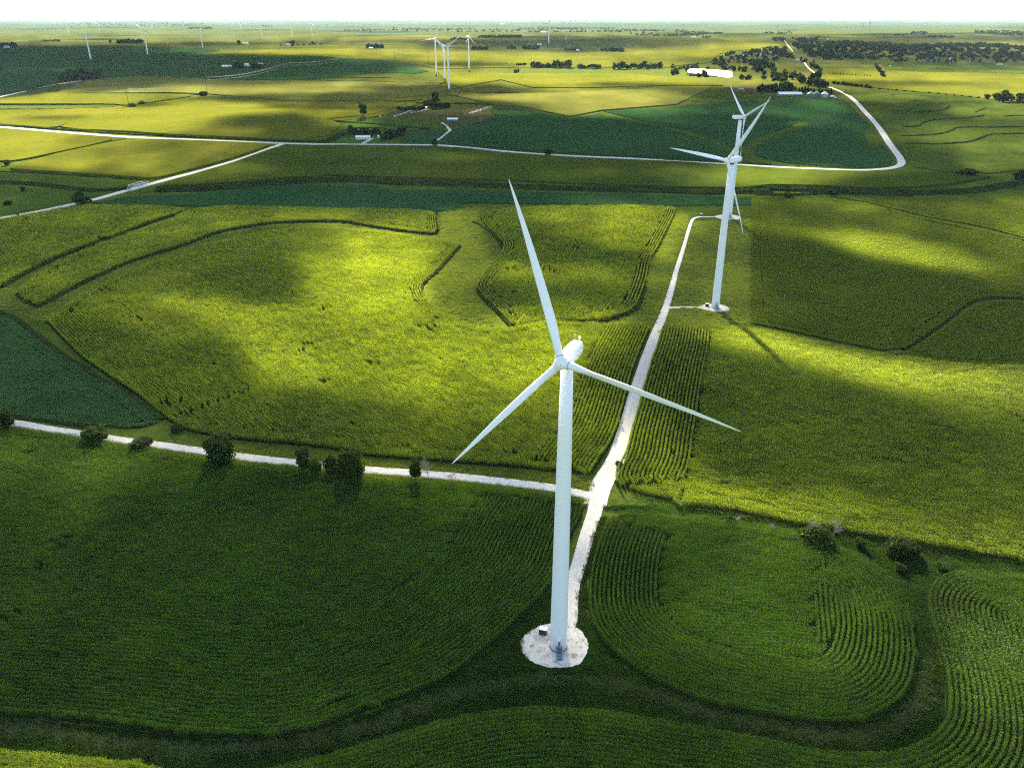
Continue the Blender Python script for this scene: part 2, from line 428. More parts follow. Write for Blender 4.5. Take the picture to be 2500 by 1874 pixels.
def ribbon(name, line, width, mat, rough_edge=.12, H=None, kind='structure', label=None, closed=False):
    """a road: slightly raised bed with shoulders sloping into the ground; width may vary along it"""
    P = np.asarray(line); D = np.median(np.hypot(P[:, 0], P[:, 1]))
    P = densify(P, max(1.2, .006*D))
    seg = np.gradient(P, axis=0); n = np.stack([-seg[:, 1], seg[:, 0]], -1); n /= np.linalg.norm(n, axis=1)[:, None]+1e-9
    s = np.concatenate([[0], np.cumsum(np.linalg.norm(np.diff(P, axis=0), axis=1))])
    w = width if np.isscalar(width) else np.interp(s/s[-1], *zip(*width))
    w = np.broadcast_to(np.asarray(w, float), s.shape)
    H = (.10+.00035*D) if H is None else H
    offs = [-.5-.22, -.5, -.25, 0, .25, .5, .5+.22]; V = []; uv = []
    for j, o_ in enumerate(offs):
        jit = (vnoise(s/2.6, s*0+j, 5+j)-.5)*2*rough_edge*(1 if j in (1, 5) else .3)
        q = P+n*(o_*w+jit*(1 if o_ > 0 else -1))[:, None]
        z = hgt(q[:, 0], q[:, 1])+(H if 0 < j < 6 else -.25)+(.03 if j == 3 else 0)
        V.append(np.column_stack([q, z])); uv.append(np.stack([np.full(len(s), o_+.5), s], -1))
    V = np.stack(V, 1); uv = np.stack(uv, 1).reshape(-1, 2); m_, k_ = V.shape[:2]
    id_ = np.arange(m_*k_).reshape(m_, k_)
    F = np.stack([id_[:-1, :-1], id_[:-1, 1:], id_[1:, 1:], id_[1:, :-1]], -1).reshape(-1, 4)
    F = F[:, ::-1]
    o = mesh(name, V.reshape(-1, 3), F, mat)
    ul = o.data.uv_layers.new(name='UVMap'); li = np.empty(len(o.data.loops), np.int32); o.data.loops.foreach_get('vertex_index', li)
    ul.data.foreach_set('uv', uv[li].ravel().astype(np.float32))
    return tag(o, label, kind=kind)

# ------------------------------------------------------------------ roads
def gline(*segs, it=2, step=10):
    p = densify(smooth(PX(*segs), it), step); return ground(p[:, 0], p[:, 1])[:, :2]
near_road = gline(('A1', -300, 1075, 0, 1112, 130, 1125, 300, 1158, 520, 1190, 700, 1220, 850, 1238, 1000, 1258, 1280, 1296, 1540, 1335, 1860, 1370),
                  ('A2', 240, 1415, 500, 1432, 700, 1448, 850, 1462, 1000, 1478, 1200, 1500, 1440, 1530, 1560, 1556, 1690, 1590))
ribbon('gravel_road', near_road, 4.0, M['gravel'])
lane = gline(('A2', 1690, 1640, 1720, 1520, 1790, 1420, 1837, 1320, 1872, 1200, 1915, 1060, 1947, 930, 1982, 820, 2020, 700, 2060, 590, 2097, 500, 2130, 420, 2160, 320, 2190, 220, 2206, 150),
             ('Z6', 48, 1060, 72, 970, 97, 890, 112, 866, 150, 857, 200, 857, 290, 858))
ribbon('access_lane', lane, [(0, 6.6), (.04, 6.4), (.1, 5.4), (.25, 4.5), (.5, 3.2), (.8, 2.2), (1, 2.0)], M['gravel'], H=.16)
lane2 = gline(('A2', 1715, 1560), ('A5', 1690, 40, 1642, 180, 1610, 300, 1575, 420, 1545, 510, 1538, 600, 1535, 720, 1510, 790))
ribbon('access_lane', lane2, [(0, 6.0), (.15, 4.2), (.6, 3.8), (1, 3.6)], M['gravel'], H=.15)
spur = gline(('A2', 2140, 396, 2202, 390), ('A3', 60, 388, 130, 390, 190, 394))
ribbon('access_lane', spur, [(0, 3.2), (.7, 3.4), (1, 5)], M['gravel'], H=.14)
ribbon('gravel_road', gline(('Z4', -300, 730, -100, 685, 0, 658, 120, 640, 370, 590, 500, 562, 620, 535, 740, 500, 830, 475, 940, 445, 1100, 402, 1300, 350, 1480, 299, 1650, 240, 1750, 200, 1800, 186)), 6.0, M['gravel_main'])
main_road = gline(('Z4', -300, 60, 0, 78, 300, 105, 600, 128, 830, 145, 1100, 155, 1400, 167, 1700, 180, 1860, 185),
                  ('Z5', 0, 398, 400, 400, 700, 402, 900, 418, 1100, 440, 1350, 461, 1600, 474, 2000, 490),
                  ('Z6', 0, 507, 300, 520, 600, 540, 900, 553, 1150, 563, 1290, 558, 1390, 545, 1440, 522, 1425, 480, 1400, 448, 1360, 398, 1330, 350, 1290, 290, 1240, 230, 1190, 178, 1150, 130, 1100, 88, 1040, 58, 980, 35))
ribbon('gravel_road', main_road, 6.5, M['gravel_main'])
ribbon('farm_track', gline(('B3', 1310, 685, 1380, 640, 1450, 580, 1495, 545, 1430, 480, 1370, 440)), 3.5, M['gravel_main'])
ribbon('driveway', gline(('B3', 300, 728, 350, 700, 440, 655)), 3.5, M['gravel_main'])
ribbon('village_road', gline(('Z3', 905, 510, 900, 475, 855, 446, 830, 420, 815, 395, 800, 372)), 3.6, M['gravel_main'])
ribbon('village_road', gline(('Z3', 745, 330, 730, 312, 712, 292, 700, 272, 688, 262)), 2.6, M['gravel_main'])
ribbon('gravel_road', gline(('Z1', -200, 660, 0, 617, 100, 595, 250, 560, 400, 530, 560, 508, 780, 487)), 5.0, M['gravel_main'])
ribbon('farm_track', gline(('Z1', 1180, 470, 1260, 458, 1330, 440, 1400, 430)), 6.0, M['gravel_main'])
ribbon('farm_track', gline(('Z3', 920, 458, 1050, 445, 1220, 432, 1260, 440)), 4.0, M['brownfield'])
def pad(c, r, segs=120):
    a = np.linspace(0, 2*math.pi, segs, endpoint=False)
    rr = r*(1+.10*(vnoise(np.cos(a)*1.7+5, np.sin(a)*1.7+5, 4)-.5)*2+.015*np.sin(a*23+np.sin(a*5)*3))
    poly = np.stack([c[0]+rr*np.cos(a), c[1]+rr*np.sin(a)], -1)
    return tag(drape('gravel_pad', poly, .22, M['pad'], step=1.5), kind='structure')

# ------------------------------------------------------------------ wind turbines
HUBH, BL = 80.0, 38.6
def airfoil(n=14):
    t = np.linspace(0, 2*math.pi, n, endpoint=False)
    x = .5*np.cos(t)+.12; y = .5*np.sin(t)
    return x, y, t
def blade_mesh(nsec=26, n=14):
    V = []
    for i in range(nsec):
        s = i/(nsec-1); r = 1.0+s*(BL-1.0)
        if s < .04: ch, th = 1.65, 1.65
        else:
            k = (s-.04)/.96
            grow = min(1, k/.16); grow = grow*grow*(3-2*grow)
            ch = 1.65+.35*grow; ch = ch if k < .16 else 1.85*(1-((k-.16)/.84)**1.5)**.95+.20
            th = 1.65*(1-grow)+grow*max(.06, .26*ch*(1-.4*k)+.25*(1-k)**3)
            if i == nsec-1: ch, th = .14, .03
        tw = R(38)*(1-s)**2+R(16)
        x, y, t_ = airfoil(n)
        # pointed trailing edge away from the root
        pt = min(1, max(0, (s-.04)/.12)); y = y*(1-pt*.55*(1-np.cos(t_+math.pi))/2*(np.cos(t_) < 0))
        cx = x*ch; cyy = y*th; off = .12*ch*0
        ca, sa = math.cos(tw), math.sin(tw)
        xx = cx*ca-cyy*sa; yy = cx*sa+cyy*ca
        pre = -1.1*s**4                                # tip bends upwind
        for a, b in zip(xx, yy): V.append((a-.12*1.75*(1-pt)*ca, b+pre-.12*1.75*(1-pt)*sa, r))
    F = [(i*n+k, i*n+(k+1) % n, (i+1)*n+(k+1) % n, (i+1)*n+k) for i in range(nsec-1) for k in range(n)]
    F += [tuple(range(n)), tuple((nsec-1)*n+k for k in range(n-1, -1, -1))]
    return V, F
def make_turbine():
    root = empty('wind_turbine', (0, 0, 0))
    m = MB(); m.lathe([(2.15, .3), (2.12, 8), (1.98, 25), (1.98, 25.06), (1.80, 45), (1.80, 45.06), (1.60, 62), (1.60, 62.06), (1.30, 78.2)], 40)
    m.build('tower', M['white'], root, True)
    m = MB(); m.lathe([(2.75, -.6), (2.75, .12), (2.35, .14), (2.35, .32), (2.18, .34), (2.18, .2)], 40)
    m.build('foundation_ring', M['bluegrey'], root)
    d = MB(); d.box(-.48, -2.36, 2.1, .48, -2.02, 4.4); d.tube((0, -2.42, 4.4), (0, -2.0, 4.4), .48, n=20)
    do = d.build('door', M['white'], root)
    d = MB(); d.box(-.36, -2.40, 2.2, .36, -2.365, 4.2); d.build('door_leaf', M['steel'], do)
    st = MB()
    for k in range(9): st.box(-.62, -2.9-.30*k, 1.95-.22*k, .62, -2.62-.30*k, 2.0-.22*k)
    st.box(-.85, -3.1, 2.0, .85, -2.1, 2.07)
    for sx in (-.66, .66):
        st.tube((sx, -2.8, 1.95), (sx, -5.4, 0.05), .07, n=6)
    stair = st.build('access_stairs', M['bluegrey'], root)
    hr = MB()
    for sx in (-.66, .66):
        hr.tube((sx, -2.8, 3.0), (sx, -5.4, 1.1), .035, n=6)
        for k in range(5): hr.tube((sx, -2.8-.65*k, 1.95-.475*k), (sx, -2.8-.65*k, 3.0-.475*k), .03, n=5)
    hr.build('handrail', M['steel'], stair)
    # nacelle: built along +Y behind the tower axis, front face towards -Y
    prof = [(-2.1, 1.05, 1.0, -.9), (-1.6, 1.30, 1.35, -1.2), (0, 1.50, 1.65, -1.4), (3.0, 1.55, 1.75, -1.4), (5.5, 1.50, 1.75, -1.15), (6.4, 1.32, 1.55, -.8), (6.9, 1.0, 1.2, -.45)]
    n = 24; V = []
    for y, w, t_, b in prof:
        for k in range(n):
            a = 2*math.pi*k/n; ca, sa = math.cos(a), math.sin(a)
            q = (abs(ca)**5+abs(sa)**5)**(-1/5)
            x = w*q*ca; z = (t_+b)/2+(t_-b)/2*q*sa
            V.append((x*(1-.12*max(0, sa)), y, z))
    F = [(i*n+k, i*n+(k+1) % n, (i+1)*n+(k+1) % n, (i+1)*n+k) for i in range(len(prof)-1) for k in range(n)]
    F += [tuple(range(n-1, -1, -1)), tuple((len(prof)-1)*n+k for k in range(n))]
    F = [f[::-1] for f in F]
    na = mesh('nacelle', V, F, M['white'], root, False)
    na.location = (0, 0, HUBH)
    md = na.modifiers.new('bevel', 'BEVEL'); md.width = .08; md.segments = 2; md.limit_method = 'ANGLE'
    m = MB()
    for y0 in (.4, 2.6, 4.4): m.box(-.45, y0, 1.70, .45, y0+1.2, 1.84)
    m.tube((-.85, .2, 1.70), (-.85, 5.0, 1.78), .04, n=5)
    m.build('roof_hatch', M['white'], na)
    m = MB(); m.tube((-.5, 5.8, 1.7), (-.5, 5.8, 3.2), .03, n=6); m.tube((-.85, 5.8, 3.1), (-.15, 5.8, 3.1), .025, n=5)
    m.build('wind_vane_mast', M['steel'], na)
    m = MB(); m.tube((.5, 6.0, 1.7), (.5, 6.0, 2.2), .05, n=6); m.lathe([(.05, 0), (.24, .12), (.30, .32), (.24, .52), (.05, .62)], 14, c=(.5, 6.0, 2.15))
    m.build('beacon_lamp', M['white'], na)
    m = MB(); m.lathe([(1.34, -1.9), (1.45, -1.85), (1.45, -1.5), (1.34, -1.45)], 32); m.build('yaw_ring', M['seam'], na)
    # hub: axis along -Y, origin at the rotor centre
    hb = MB(); n = 28; V = []
    pr = [(1.35, .3), (1.34, 1.30), (.9, 1.48), (0, 1.55), (-.7, 1.40), (-1.25, 1.02), (-1.55, .55), (-1.62, .08)]
    for y, r in pr:
        for k in range(n): V.append((r*math.cos(2*math.pi*k/n), y, r*math.sin(2*math.pi*k/n)))
    F = [(i*n+k, i*n+(k+1) % n, (i+1)*n+(k+1) % n, (i+1)*n+k) for i in range(len(pr)-1) for k in range(n)]
    F += [tuple(range(n-1, -1, -1)), tuple((len(pr)-1)*n+k for k in range(n))]
    hb.add(V, F)
    for k in range(3):
        a = 2*math.pi*k/3; dx = Vector((math.sin(a), 0, math.cos(a)))
        hb.tube(dx*.6, dx*1.62, 1.05, 1.0, n=24)
    hb.tube((.0, -1.5, .35), (.0, -1.66, .40), .1, n=8, m=1)
    hub = hb.build('hub', [M['white'], M['seam']], root, True)
    hub.modifiers.new('es', 'EDGE_SPLIT').split_angle = R(40)
    bv, bf = blade_mesh(); bm_ = None
    for k in range(3):
        b = MB(); b.add(bv, bf)
        b.tube((0, 0, 1.60), (0, 0, 1.70), .96, n=24, m=1, cap=False)
        if bm_ is None:
            o = b.build('blade', [M['white'], M['seam']], hub, True); bm_ = o
            o.modifiers.new('es', 'EDGE_SPLIT').split_angle = R(50)
        else:
            o = bm_.copy(); COL.objects.link(o); o.parent = hub
        o.rotation_euler = (0, 2*math.pi*k/3, 0)
    return root
def pose(t, loc, yaw, phase, label, scale=1, tilt=.06, group=None):
    t.location = loc; t.scale = (scale,)*3
    for c in t.children:
        nm = c.name.split('.')[0]
        if nm == 'nacelle': c.rotation_euler = (-tilt*0, 0, yaw)
        if nm == 'hub':
            c.location = Vector((math.sin(yaw)*3.6, -math.cos(yaw)*3.6, HUBH+.25))
            c.rotation_mode = 'QUATERNION'
            c.rotation_quaternion = (Matrix.Rotation(yaw, 4, 'Z') @ Matrix.Rotation(-tilt, 4, 'X') @ Matrix.Rotation(phase, 4, 'Y')).to_quaternion()
    tag(t, label, 'wind turbine', group)
    return t
def gp(zone, x, y):
    p = PX((zone, x, y))[0]; return Vector(ground(p[0], p[1])[0])
TG = 'white wind turbines of the wind farm'
b1 = gp('S', 1363, 1578); pad((b1.x-.9, b1.y+.6), 8.5)
T0 = make_turbine(); T0P = pose(T0, b1, -.419, 1.764, 'large white wind turbine in the foreground standing on a round gravel pad', 1.015, group=TG)
b2 = gp('S', 1746, 751); pad((b2.x-.6, b2.y-.5), 8.2)
pose(copy_tree(T0), b2, -.931, .570, 'white turbine right of the gravel lane in the middle distance on a small pad', group=TG)
b3 = gp('S', 1780, 530); pad((b3.x-1, b3.y-.5), 10)
pose(copy_tree(T0), b3, 1.794, .93, 'white wind turbine partly hidden behind the nearer turbine at the top end of the lane', .97, group=TG)
def far_turbine(hx, hy, bx, by, yaw, ph, label, t=None):
    """distance from the apparent tower height; a hill of the terrain may hide its foot"""
    B = ground(bx, by)[0]; s = 1.0
    q = pix(B+[0, 0, 80.0]); s = (by-hy)/(by-q[1])
    t = copy_tree(T0) if t is None else t
    return pose(t, Vector(B), yaw, ph, label, float(np.clip(s, .8, 1.6)), group=TG)
for z, hx, hy, bx, by, yaw, ph, lb in [
    ('Z2', 685, 247, 690, 470, .35, .4, 'white wind turbine left behind the cluster of three towers in the upper centre'),
    ('Z2', 748, 295, 745, 505, -.5, 1.2, 'turbine just left of the nearest one in the upper centre cluster'),
    ('Z2', 765, 300, 771, 572, -.25, .95, 'nearest turbine of the upper centre cluster, two upper blades in a wide V'),
    ('Z2', 888, 235, 898, 447, 1.2, 0.05, 'white wind turbine standing apart at the right of the upper centre cluster'),
    ('Z1', 540, 212, 577, 380, 1.3, .05, 'leftmost of three pale wind turbines in the shaded field, upper left'),
    ('Z1', 912, 197, 940, 352, 1.0, -.2, 'middle one of three pale wind turbines in the shaded field, upper left'),
    ('Z1', 1271, 180, 1288, 308, .9, .25, 'rightmost of three pale wind turbines in the shaded field, upper left')]:
    h_ = PX((z, hx, hy))[0]; b_ = PX((z, bx, by))[0]
    far_turbine(h_[0], h_[1], b_[0], b_[1], yaw, ph, lb)
# the many small turbines near the horizon: one simple mesh each
def tiny_turbine(ph):
    m = MB(); m.tube((0, 0, 0), (0, 0, 80), 2.4, 1.5, 8); m.box(-1.7, -2, 78.6, 1.7, 6.5, 82)
    m.tube((0, -4, 80), (0, -1.5, 80), 1.2, 1.6, 8)
    for k in range(3):
        a = ph+2*math.pi*k/3; d = Vector((math.sin(a), 0, math.cos(a))); p = Vector((0, -3.4, 80))
        m.tube(p+d, p+d*12, 1.1, 1.5, 6); m.tube(p+d*12, p+d*38, 1.5, .35, 6)
    return m.build('wind_turbine', M['white'], do_link=False).data
TM = [tiny_turbine(p) for p in (0, .5, 1.0, 1.5)]
FT = [('Z1', 430, 130, 435, 210), ('Z1', 628, 135, 633, 212), ('Z1', 1163, 140, 1178, 240), ('Z1', 1088, 115, 1090, 140), ('Z1', 1530, 155, 1533, 215), ('Z1', 1655, 165, 1664, 245),
      ('Z1', 1735, 128, 1737, 175), ('Z1', 1848, 150, 1856, 238), ('Z1', 1977, 148, 1984, 230), ('Z1', 2040, 125, 2044, 165), ('Z1', 2117, 122, 2118, 165), ('Z1', 1640, 125, 1643, 160), ('Z1', 1795, 125, 1797, 160), ('Z1', 1565, 118, 1566, 145),
      ('Z2', 35, 125, 37, 155), ('Z2', 100, 122, 101, 150), ('Z2', 200, 120, 202, 150), ('Z2', 275, 122, 277, 155), ('Z2', 353, 120, 355, 155), ('Z2', 420, 122, 424, 165), ('Z2', 545, 115, 546, 140), ('Z2', 605, 118, 607, 142), ('Z2', 668, 120, 670, 150),
      ('Z2', 1405, 150, 1404, 275), ('Z2', 1512, 160, 1513, 262), ('Z2', 1577, 125, 1577, 165), ('Z2', 1635, 128, 1635, 180), ('Z1', 905, 175, 908, 250), ('Z2', 1320, 108, 1320, 130)]
FT = sorted([(PX((z, a, b))[0], PX((z, c_, d))[0]) for z, a, b, c_, d in FT], key=lambda q: q[1][0])
ORD = ['first', 'second', 'third', 'fourth', 'fifth', 'sixth', 'seventh', 'eighth', 'ninth', 'tenth', 'eleventh', 'twelfth', 'thirteenth', 'fourteenth', 'fifteenth', 'sixteenth', 'seventeenth', 'eighteenth', 'nineteenth', 'twentieth']
ORD += ['twenty-'+w for w in ORD[:9]]+['thirtieth']+['thirty-'+w for w in ORD[:9]]
rnd = random.Random(4)
for i, (h_, b_) in enumerate(FT):
    B = ground(b_[0], b_[1])[0]; q = pix(B+[0, 0, 80.0]); s = (b_[1]-h_[1])/max(1e-3, b_[1]-q[1])
    o = bpy.data.objects.new('wind_turbine', TM[i % 4]); COL.objects.link(o)
    o.location = B; o.scale = (float(np.clip(s, .7, 1.8)),)*3; o.rotation_euler = (0, 0, rnd.uniform(-.9, .9))
    tag(o, f'tiny pale wind turbine near the hazy horizon, {ORD[i]} of these from the left', 'wind turbine', 'tiny wind turbines near the horizon')
# transformer cabinets
def make_cabinet():
    r = empty('transformer_cabinet', (0, 0, 0))
    m = MB(); m.box(-.95, -.75, 0, .95, .75, 1.5); m.box(-.95, -.80, .15, -.03, -.755, 1.4); m.box(.03, -.80, .15, .95, -.755, 1.4); m.build('cabinet_body', M['box_green'], r)
    m = MB(); m.box(-1.05, -.6, 1.504, 1.05, .95, 1.62); m.build('lid', M['box_lid'], r)
    m = MB(); m.box(-1.2, -1, -.2, 1.2, 1.05, .0); m.build('base_slab', M['concrete'], r)
    return r
c1 = gp('A5', 1362, 810); k = make_cabinet(); k.location = c1+Vector((0, 0, .2)); k.rotation_euler[2] = -.3
tag(k, 'dark green transformer cabinet with a pale lid beside the foreground turbine', 'cabinet', 'transformer cabinets')
for z, x, y, lb in (('A3', 197, 384, 'dark transformer cabinet at the left of the middle-distance turbine tower'), ('Z6', 160, 850, 'small pale-topped transformer cabinet on the lane bend beside the farthest of the lane turbines')):
    k2 = copy_tree(k); k2.location = gp(z, x, y)+Vector((0, 0, .2)); tag(k2, lb, 'cabinet', 'transformer cabinets')

# ------------------------------------------------------------------ planted rows (every plant mass is one stuff object per field)
def row_piece(seed, L=3.2, step=.21, hh=2.5, leafmat='corn', wide=.10, leafl=.60, tass=True):
    rg = np.random.default_rng(seed); V = []; F = []; mi = []
    x = -L/2
    while x < L/2:
        px_, py_ = x+rg.normal()*.04, rg.normal()*.05; H = hh*rg.uniform(.86, 1.08); nl = 7
        for i in range(nl):
            z0 = H*(.30+.62*i/(nl-1)); a = rg.uniform(0, 6.283); l = leafl*rg.uniform(.7, 1.1)*(1-.25*i/nl); up = rg.uniform(.25, .55)
            d = np.array([math.cos(a), math.sin(a), 0]); s = np.array([-d[1], d[0], 0])*wide*rg.uniform(.7, 1.1)
            p0 = np.array([px_, py_, z0]); p1 = p0+d*l*.5+[0, 0, l*up]; p2 = p0+d*l+[0, 0, l*(up-.45)]
            n = len(V); V += [p0-s*.5, p0+s*.5, p1-s, p1+s, p2]; F += [(n, n+1, n+3, n+2), (n+2, n+3, n+4)]; mi += [0, 0]
        if tass and rg.random() < .8:
            n = len(V); p = np.array([px_, py_, H*.92])
            for q in range(2):
                a = rg.uniform(0, 6.283); d = np.array([math.cos(a), math.sin(a), 0])*.13
                n = len(V); V += [p-d*.12, p+d*.12, p+d+[0, 0, .42]]; F += [(n, n+1, n+2)]; mi += [1]
        x += step
    return mesh('row_piece', V, F, [M[leafmat], M['tassel']], mi=mi, do_link=False)
def bush_piece(seed, L, W, hh, mat, n, size):
    rg = np.random.default_rng(seed); V = []; F = []
    for i in range(n):
        c = np.array([rg.uniform(-L/2, L/2), rg.normal()*W*.3, 0]); top = hh*(1-(c[1]/W)**2)*rg.uniform(.55, 1.05); c[2] = top
        a = rg.normal(size=3); a /= np.linalg.norm(a)+1e-9; b = np.cross(a, rg.normal(size=3)); b /= np.linalg.norm(b)+1e-9
        s = size*rg.uniform(.6, 1.3); k = len(V); V += [c-a*s-b*s*.6, c+a*s-b*s*.6, c+a*s+b*s*.6, c-a*s+b*s*.6]; F.append((k, k+1, k+2, k+3))
    return mesh('bush_piece', V, F, [M[mat]], do_link=False)
def grass_piece(seed, r=1.1, hh=.55, n=46, mat='grass_tuft', wind=.5):
    rg = np.random.default_rng(seed); V = []; F = []
    for i in range(n):
        x, y = rg.uniform(-r, r, 2); h = hh*rg.uniform(.5, 1.2); a = rg.uniform(0, 6.283); w = .07*rg.uniform(.6, 1.4)
        d = np.array([math.cos(a), math.sin(a), 0])*w; lean = np.array([wind*h, -wind*.4*h, 0])+rg.normal(size=3)*[.12, .12, 0]
        k = len(V); V += [np.array([x, y, 0])-d, np.array([x, y, 0])+d, np.array([x, y, h])+lean]; F.append((k, k+1, k+2))
    return mesh('grass_piece', V, F, [M[mat]], do_link=False)
def piece_set(name, objs):
    c = bpy.data.collections.new(name)
    for o in objs: c.objects.link(o)
    return c
PIECES = {
    'corn': piece_set('corn_pieces', [row_piece(s) for s in range(6)]),
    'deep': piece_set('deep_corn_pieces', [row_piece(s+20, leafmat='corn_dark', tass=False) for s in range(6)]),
    'corn_far': piece_set('far_corn_pieces', [row_piece(s+40, L=3.6, step=.30, wide=.15, leafl=.78, hh=2.6) for s in range(5)]),
    'beans': piece_set('bean_pieces', [bush_piece(s+70, 4.1, 1.7, .95, 'bean_leaf', 120, .19) for s in range(5)]),
    'soy': piece_set('soy_pieces', [bush_piece(s, 3.0, 1.2, .85, 'soy', 95, .15) for s in range(4)]),
    'grass_dark': piece_set('dark_grass_pieces', [grass_piece(s+19, mat='grass_dark', hh=.7, n=50) for s in range(4)]),
    'grass_pale': piece_set('pale_grass_pieces', [grass_piece(s+9, mat='grass_pale', hh=.8, n=34, wind=.9) for s in range(3)]),
    'grass': piece_set('grass_pieces', [grass_piece(s) for s in range(5)]),
}
def scatter_group(coll):
    g = bpy.data.node_groups.new('plant_rows', 'GeometryNodeTree')
    g.interface.new_socket('Geometry', in_out='INPUT', socket_type='NodeSocketGeometry')
    g.interface.new_socket('Geometry', in_out='OUTPUT', socket_type='NodeSocketGeometry')
    N = g.nodes; gi = N.new('NodeGroupInput'); go = N.new('NodeGroupOutput')
    ci = N.new('GeometryNodeCollectionInfo'); ci.inputs['Collection'].default_value = coll
    ci.inputs['Separate Children'].default_value = True; ci.inputs['Reset Children'].default_value = True
    ip = N.new('GeometryNodeInstanceOnPoints'); ip.inputs['Pick Instance'].default_value = True
    a1 = N.new('GeometryNodeInputNamedAttribute'); a1.data_type = 'FLOAT_VECTOR'; a1.inputs[0].default_value = 'rot'
    a2 = N.new('GeometryNodeInputNamedAttribute'); a2.data_type = 'FLOAT_VECTOR'; a2.inputs[0].default_value = 'scl'
    g.links.new(gi.outputs[0], ip.inputs['Points']); g.links.new(ci.outputs[0], ip.inputs['Instance'])
    g.links.new(a1.outputs[0], ip.inputs['Rotation']); g.links.new(a2.outputs[0], ip.inputs['Scale'])
    g.links.new(ip.outputs[0], go.inputs[0]); return g
GROUPS = {k: scatter_group(c) for k, c in PIECES.items()}
COUNT = [0]
def plant(name, kind, X, Y, A, label, lift=0., sc=1., zvar=.12, seed=1):
    n = len(X); COUNT[0] += n
    rg = np.random.default_rng(seed)
    me = bpy.data.meshes.new(name); me.vertices.add(n)
    me.vertices.foreach_set('co', np.stack([X, Y, hgt(X, Y)+lift], -1).astype(np.float32).ravel())
    A = A+np.where(rg.random(n) < .5, math.pi, 0)
    rot = me.attributes.new('rot', 'FLOAT_VECTOR', 'POINT'); rot.data.foreach_set('vector', np.stack([A*0, A*0, A], -1).astype(np.float32).ravel())
    zz = sc*(1+zvar*(fbm(X/11, Y/11, 3, 2)-.5)*2.6+zvar*(vnoise(X/2.9+Y/9, Y/2.9, 5)-.5)*2.4+rg.normal(size=n)*.05)
    s = me.attributes.new('scl', 'FLOAT_VECTOR', 'POINT'); s.data.foreach_set('vector', np.stack([zz*0+sc, zz*0+sc, zz], -1).astype(np.float32).ravel())
    o = bpy.data.objects.new(name, me); COL.objects.link(o)
    md = o.modifiers.new('rows', 'NODES'); md.node_group = GROUPS[kind]
    tag(o, label, 'crop' if 'grass' not in name else 'grass', kind='stuff'); return o
def straight_rows(poly, ang, sp, L):
    c = poly.mean(0); ca, sa = math.cos(ang), math.sin(ang)
    q = poly-c; u = q[:, 0]*ca+q[:, 1]*sa; v = -q[:, 0]*sa+q[:, 1]*ca
    uu, vv = np.meshgrid(np.arange(u.min(), u.max(), L), np.arange(v.min(), v.max(), sp))
    uu = uu+(np.arange(uu.shape[0])[:, None] % 3)*L/3; wob = .35*np.sin(uu/23)+.0*vv
    vv = vv+wob
    x = c[0]+uu*ca-vv*sa; y = c[1]+uu*sa+vv*ca; x = x.ravel(); y = y.ravel()
    m = inside(x, y, poly); return x[m], y[m], np.full(m.sum(), ang)
def offset_rows(guide, side, sp, L, nmax, poly):
    """rows parallel to a guide line"""
    g = densify(guide if np.allclose(guide[0], guide[-1]) else smooth(guide, 1), 1.5); outx = []; outy = []; outa = []
    for k in range(nmax):
        d = sp*(k+.6)
        t = np.gradient(g, axis=0); kx = np.ones(7)/7
        t = np.stack([np.convolve(np.pad(t[:, i], 3, 'edge'), kx, 'valid') for i in (0, 1)], -1)
        t /= np.linalg.norm(t, axis=1)[:, None]+1e-9
        p = g+side*d*np.stack([-t[:, 1], t[:, 0]], -1)
        s = np.concatenate([[0], np.cumsum(np.linalg.norm(np.diff(p, axis=0), axis=1))])
        q = np.arange((k % 3)*L/3, s[-1], L)
        x = np.interp(q, s, p[:, 0]); y = np.interp(q, s, p[:, 1])
        dx = np.interp(q+.5, s, p[:, 0])-np.interp(q-.5, s, p[:, 0]); dy = np.interp(q+.5, s, p[:, 1])-np.interp(q-.5, s, p[:, 1])
        dist, _, _ = pdist(x, y, g[::3])
        m = (dist > d-.35*sp) & inside(x, y, poly)
        outx.append(x[m]); outy.append(y[m]); outa.append(np.arctan2(dy, dx)[m])
    return np.concatenate(outx), np.concatenate(outy), np.concatenate(outa)
def thin(x, y, a, amt, sc=9., seed=2):
    """bare gaps and lodged patches"""
    n = fbm(x/sc/2.2, y/sc/2.2, seed, 4); q = np.quantile(n, 1-amt*2.2) if amt and len(n) else 9; rg = np.random.default_rng(8)
    m = rg.random(len(x)) > np.clip((n-q)*7, 0, .55)
    return x[m], y[m], a[m]
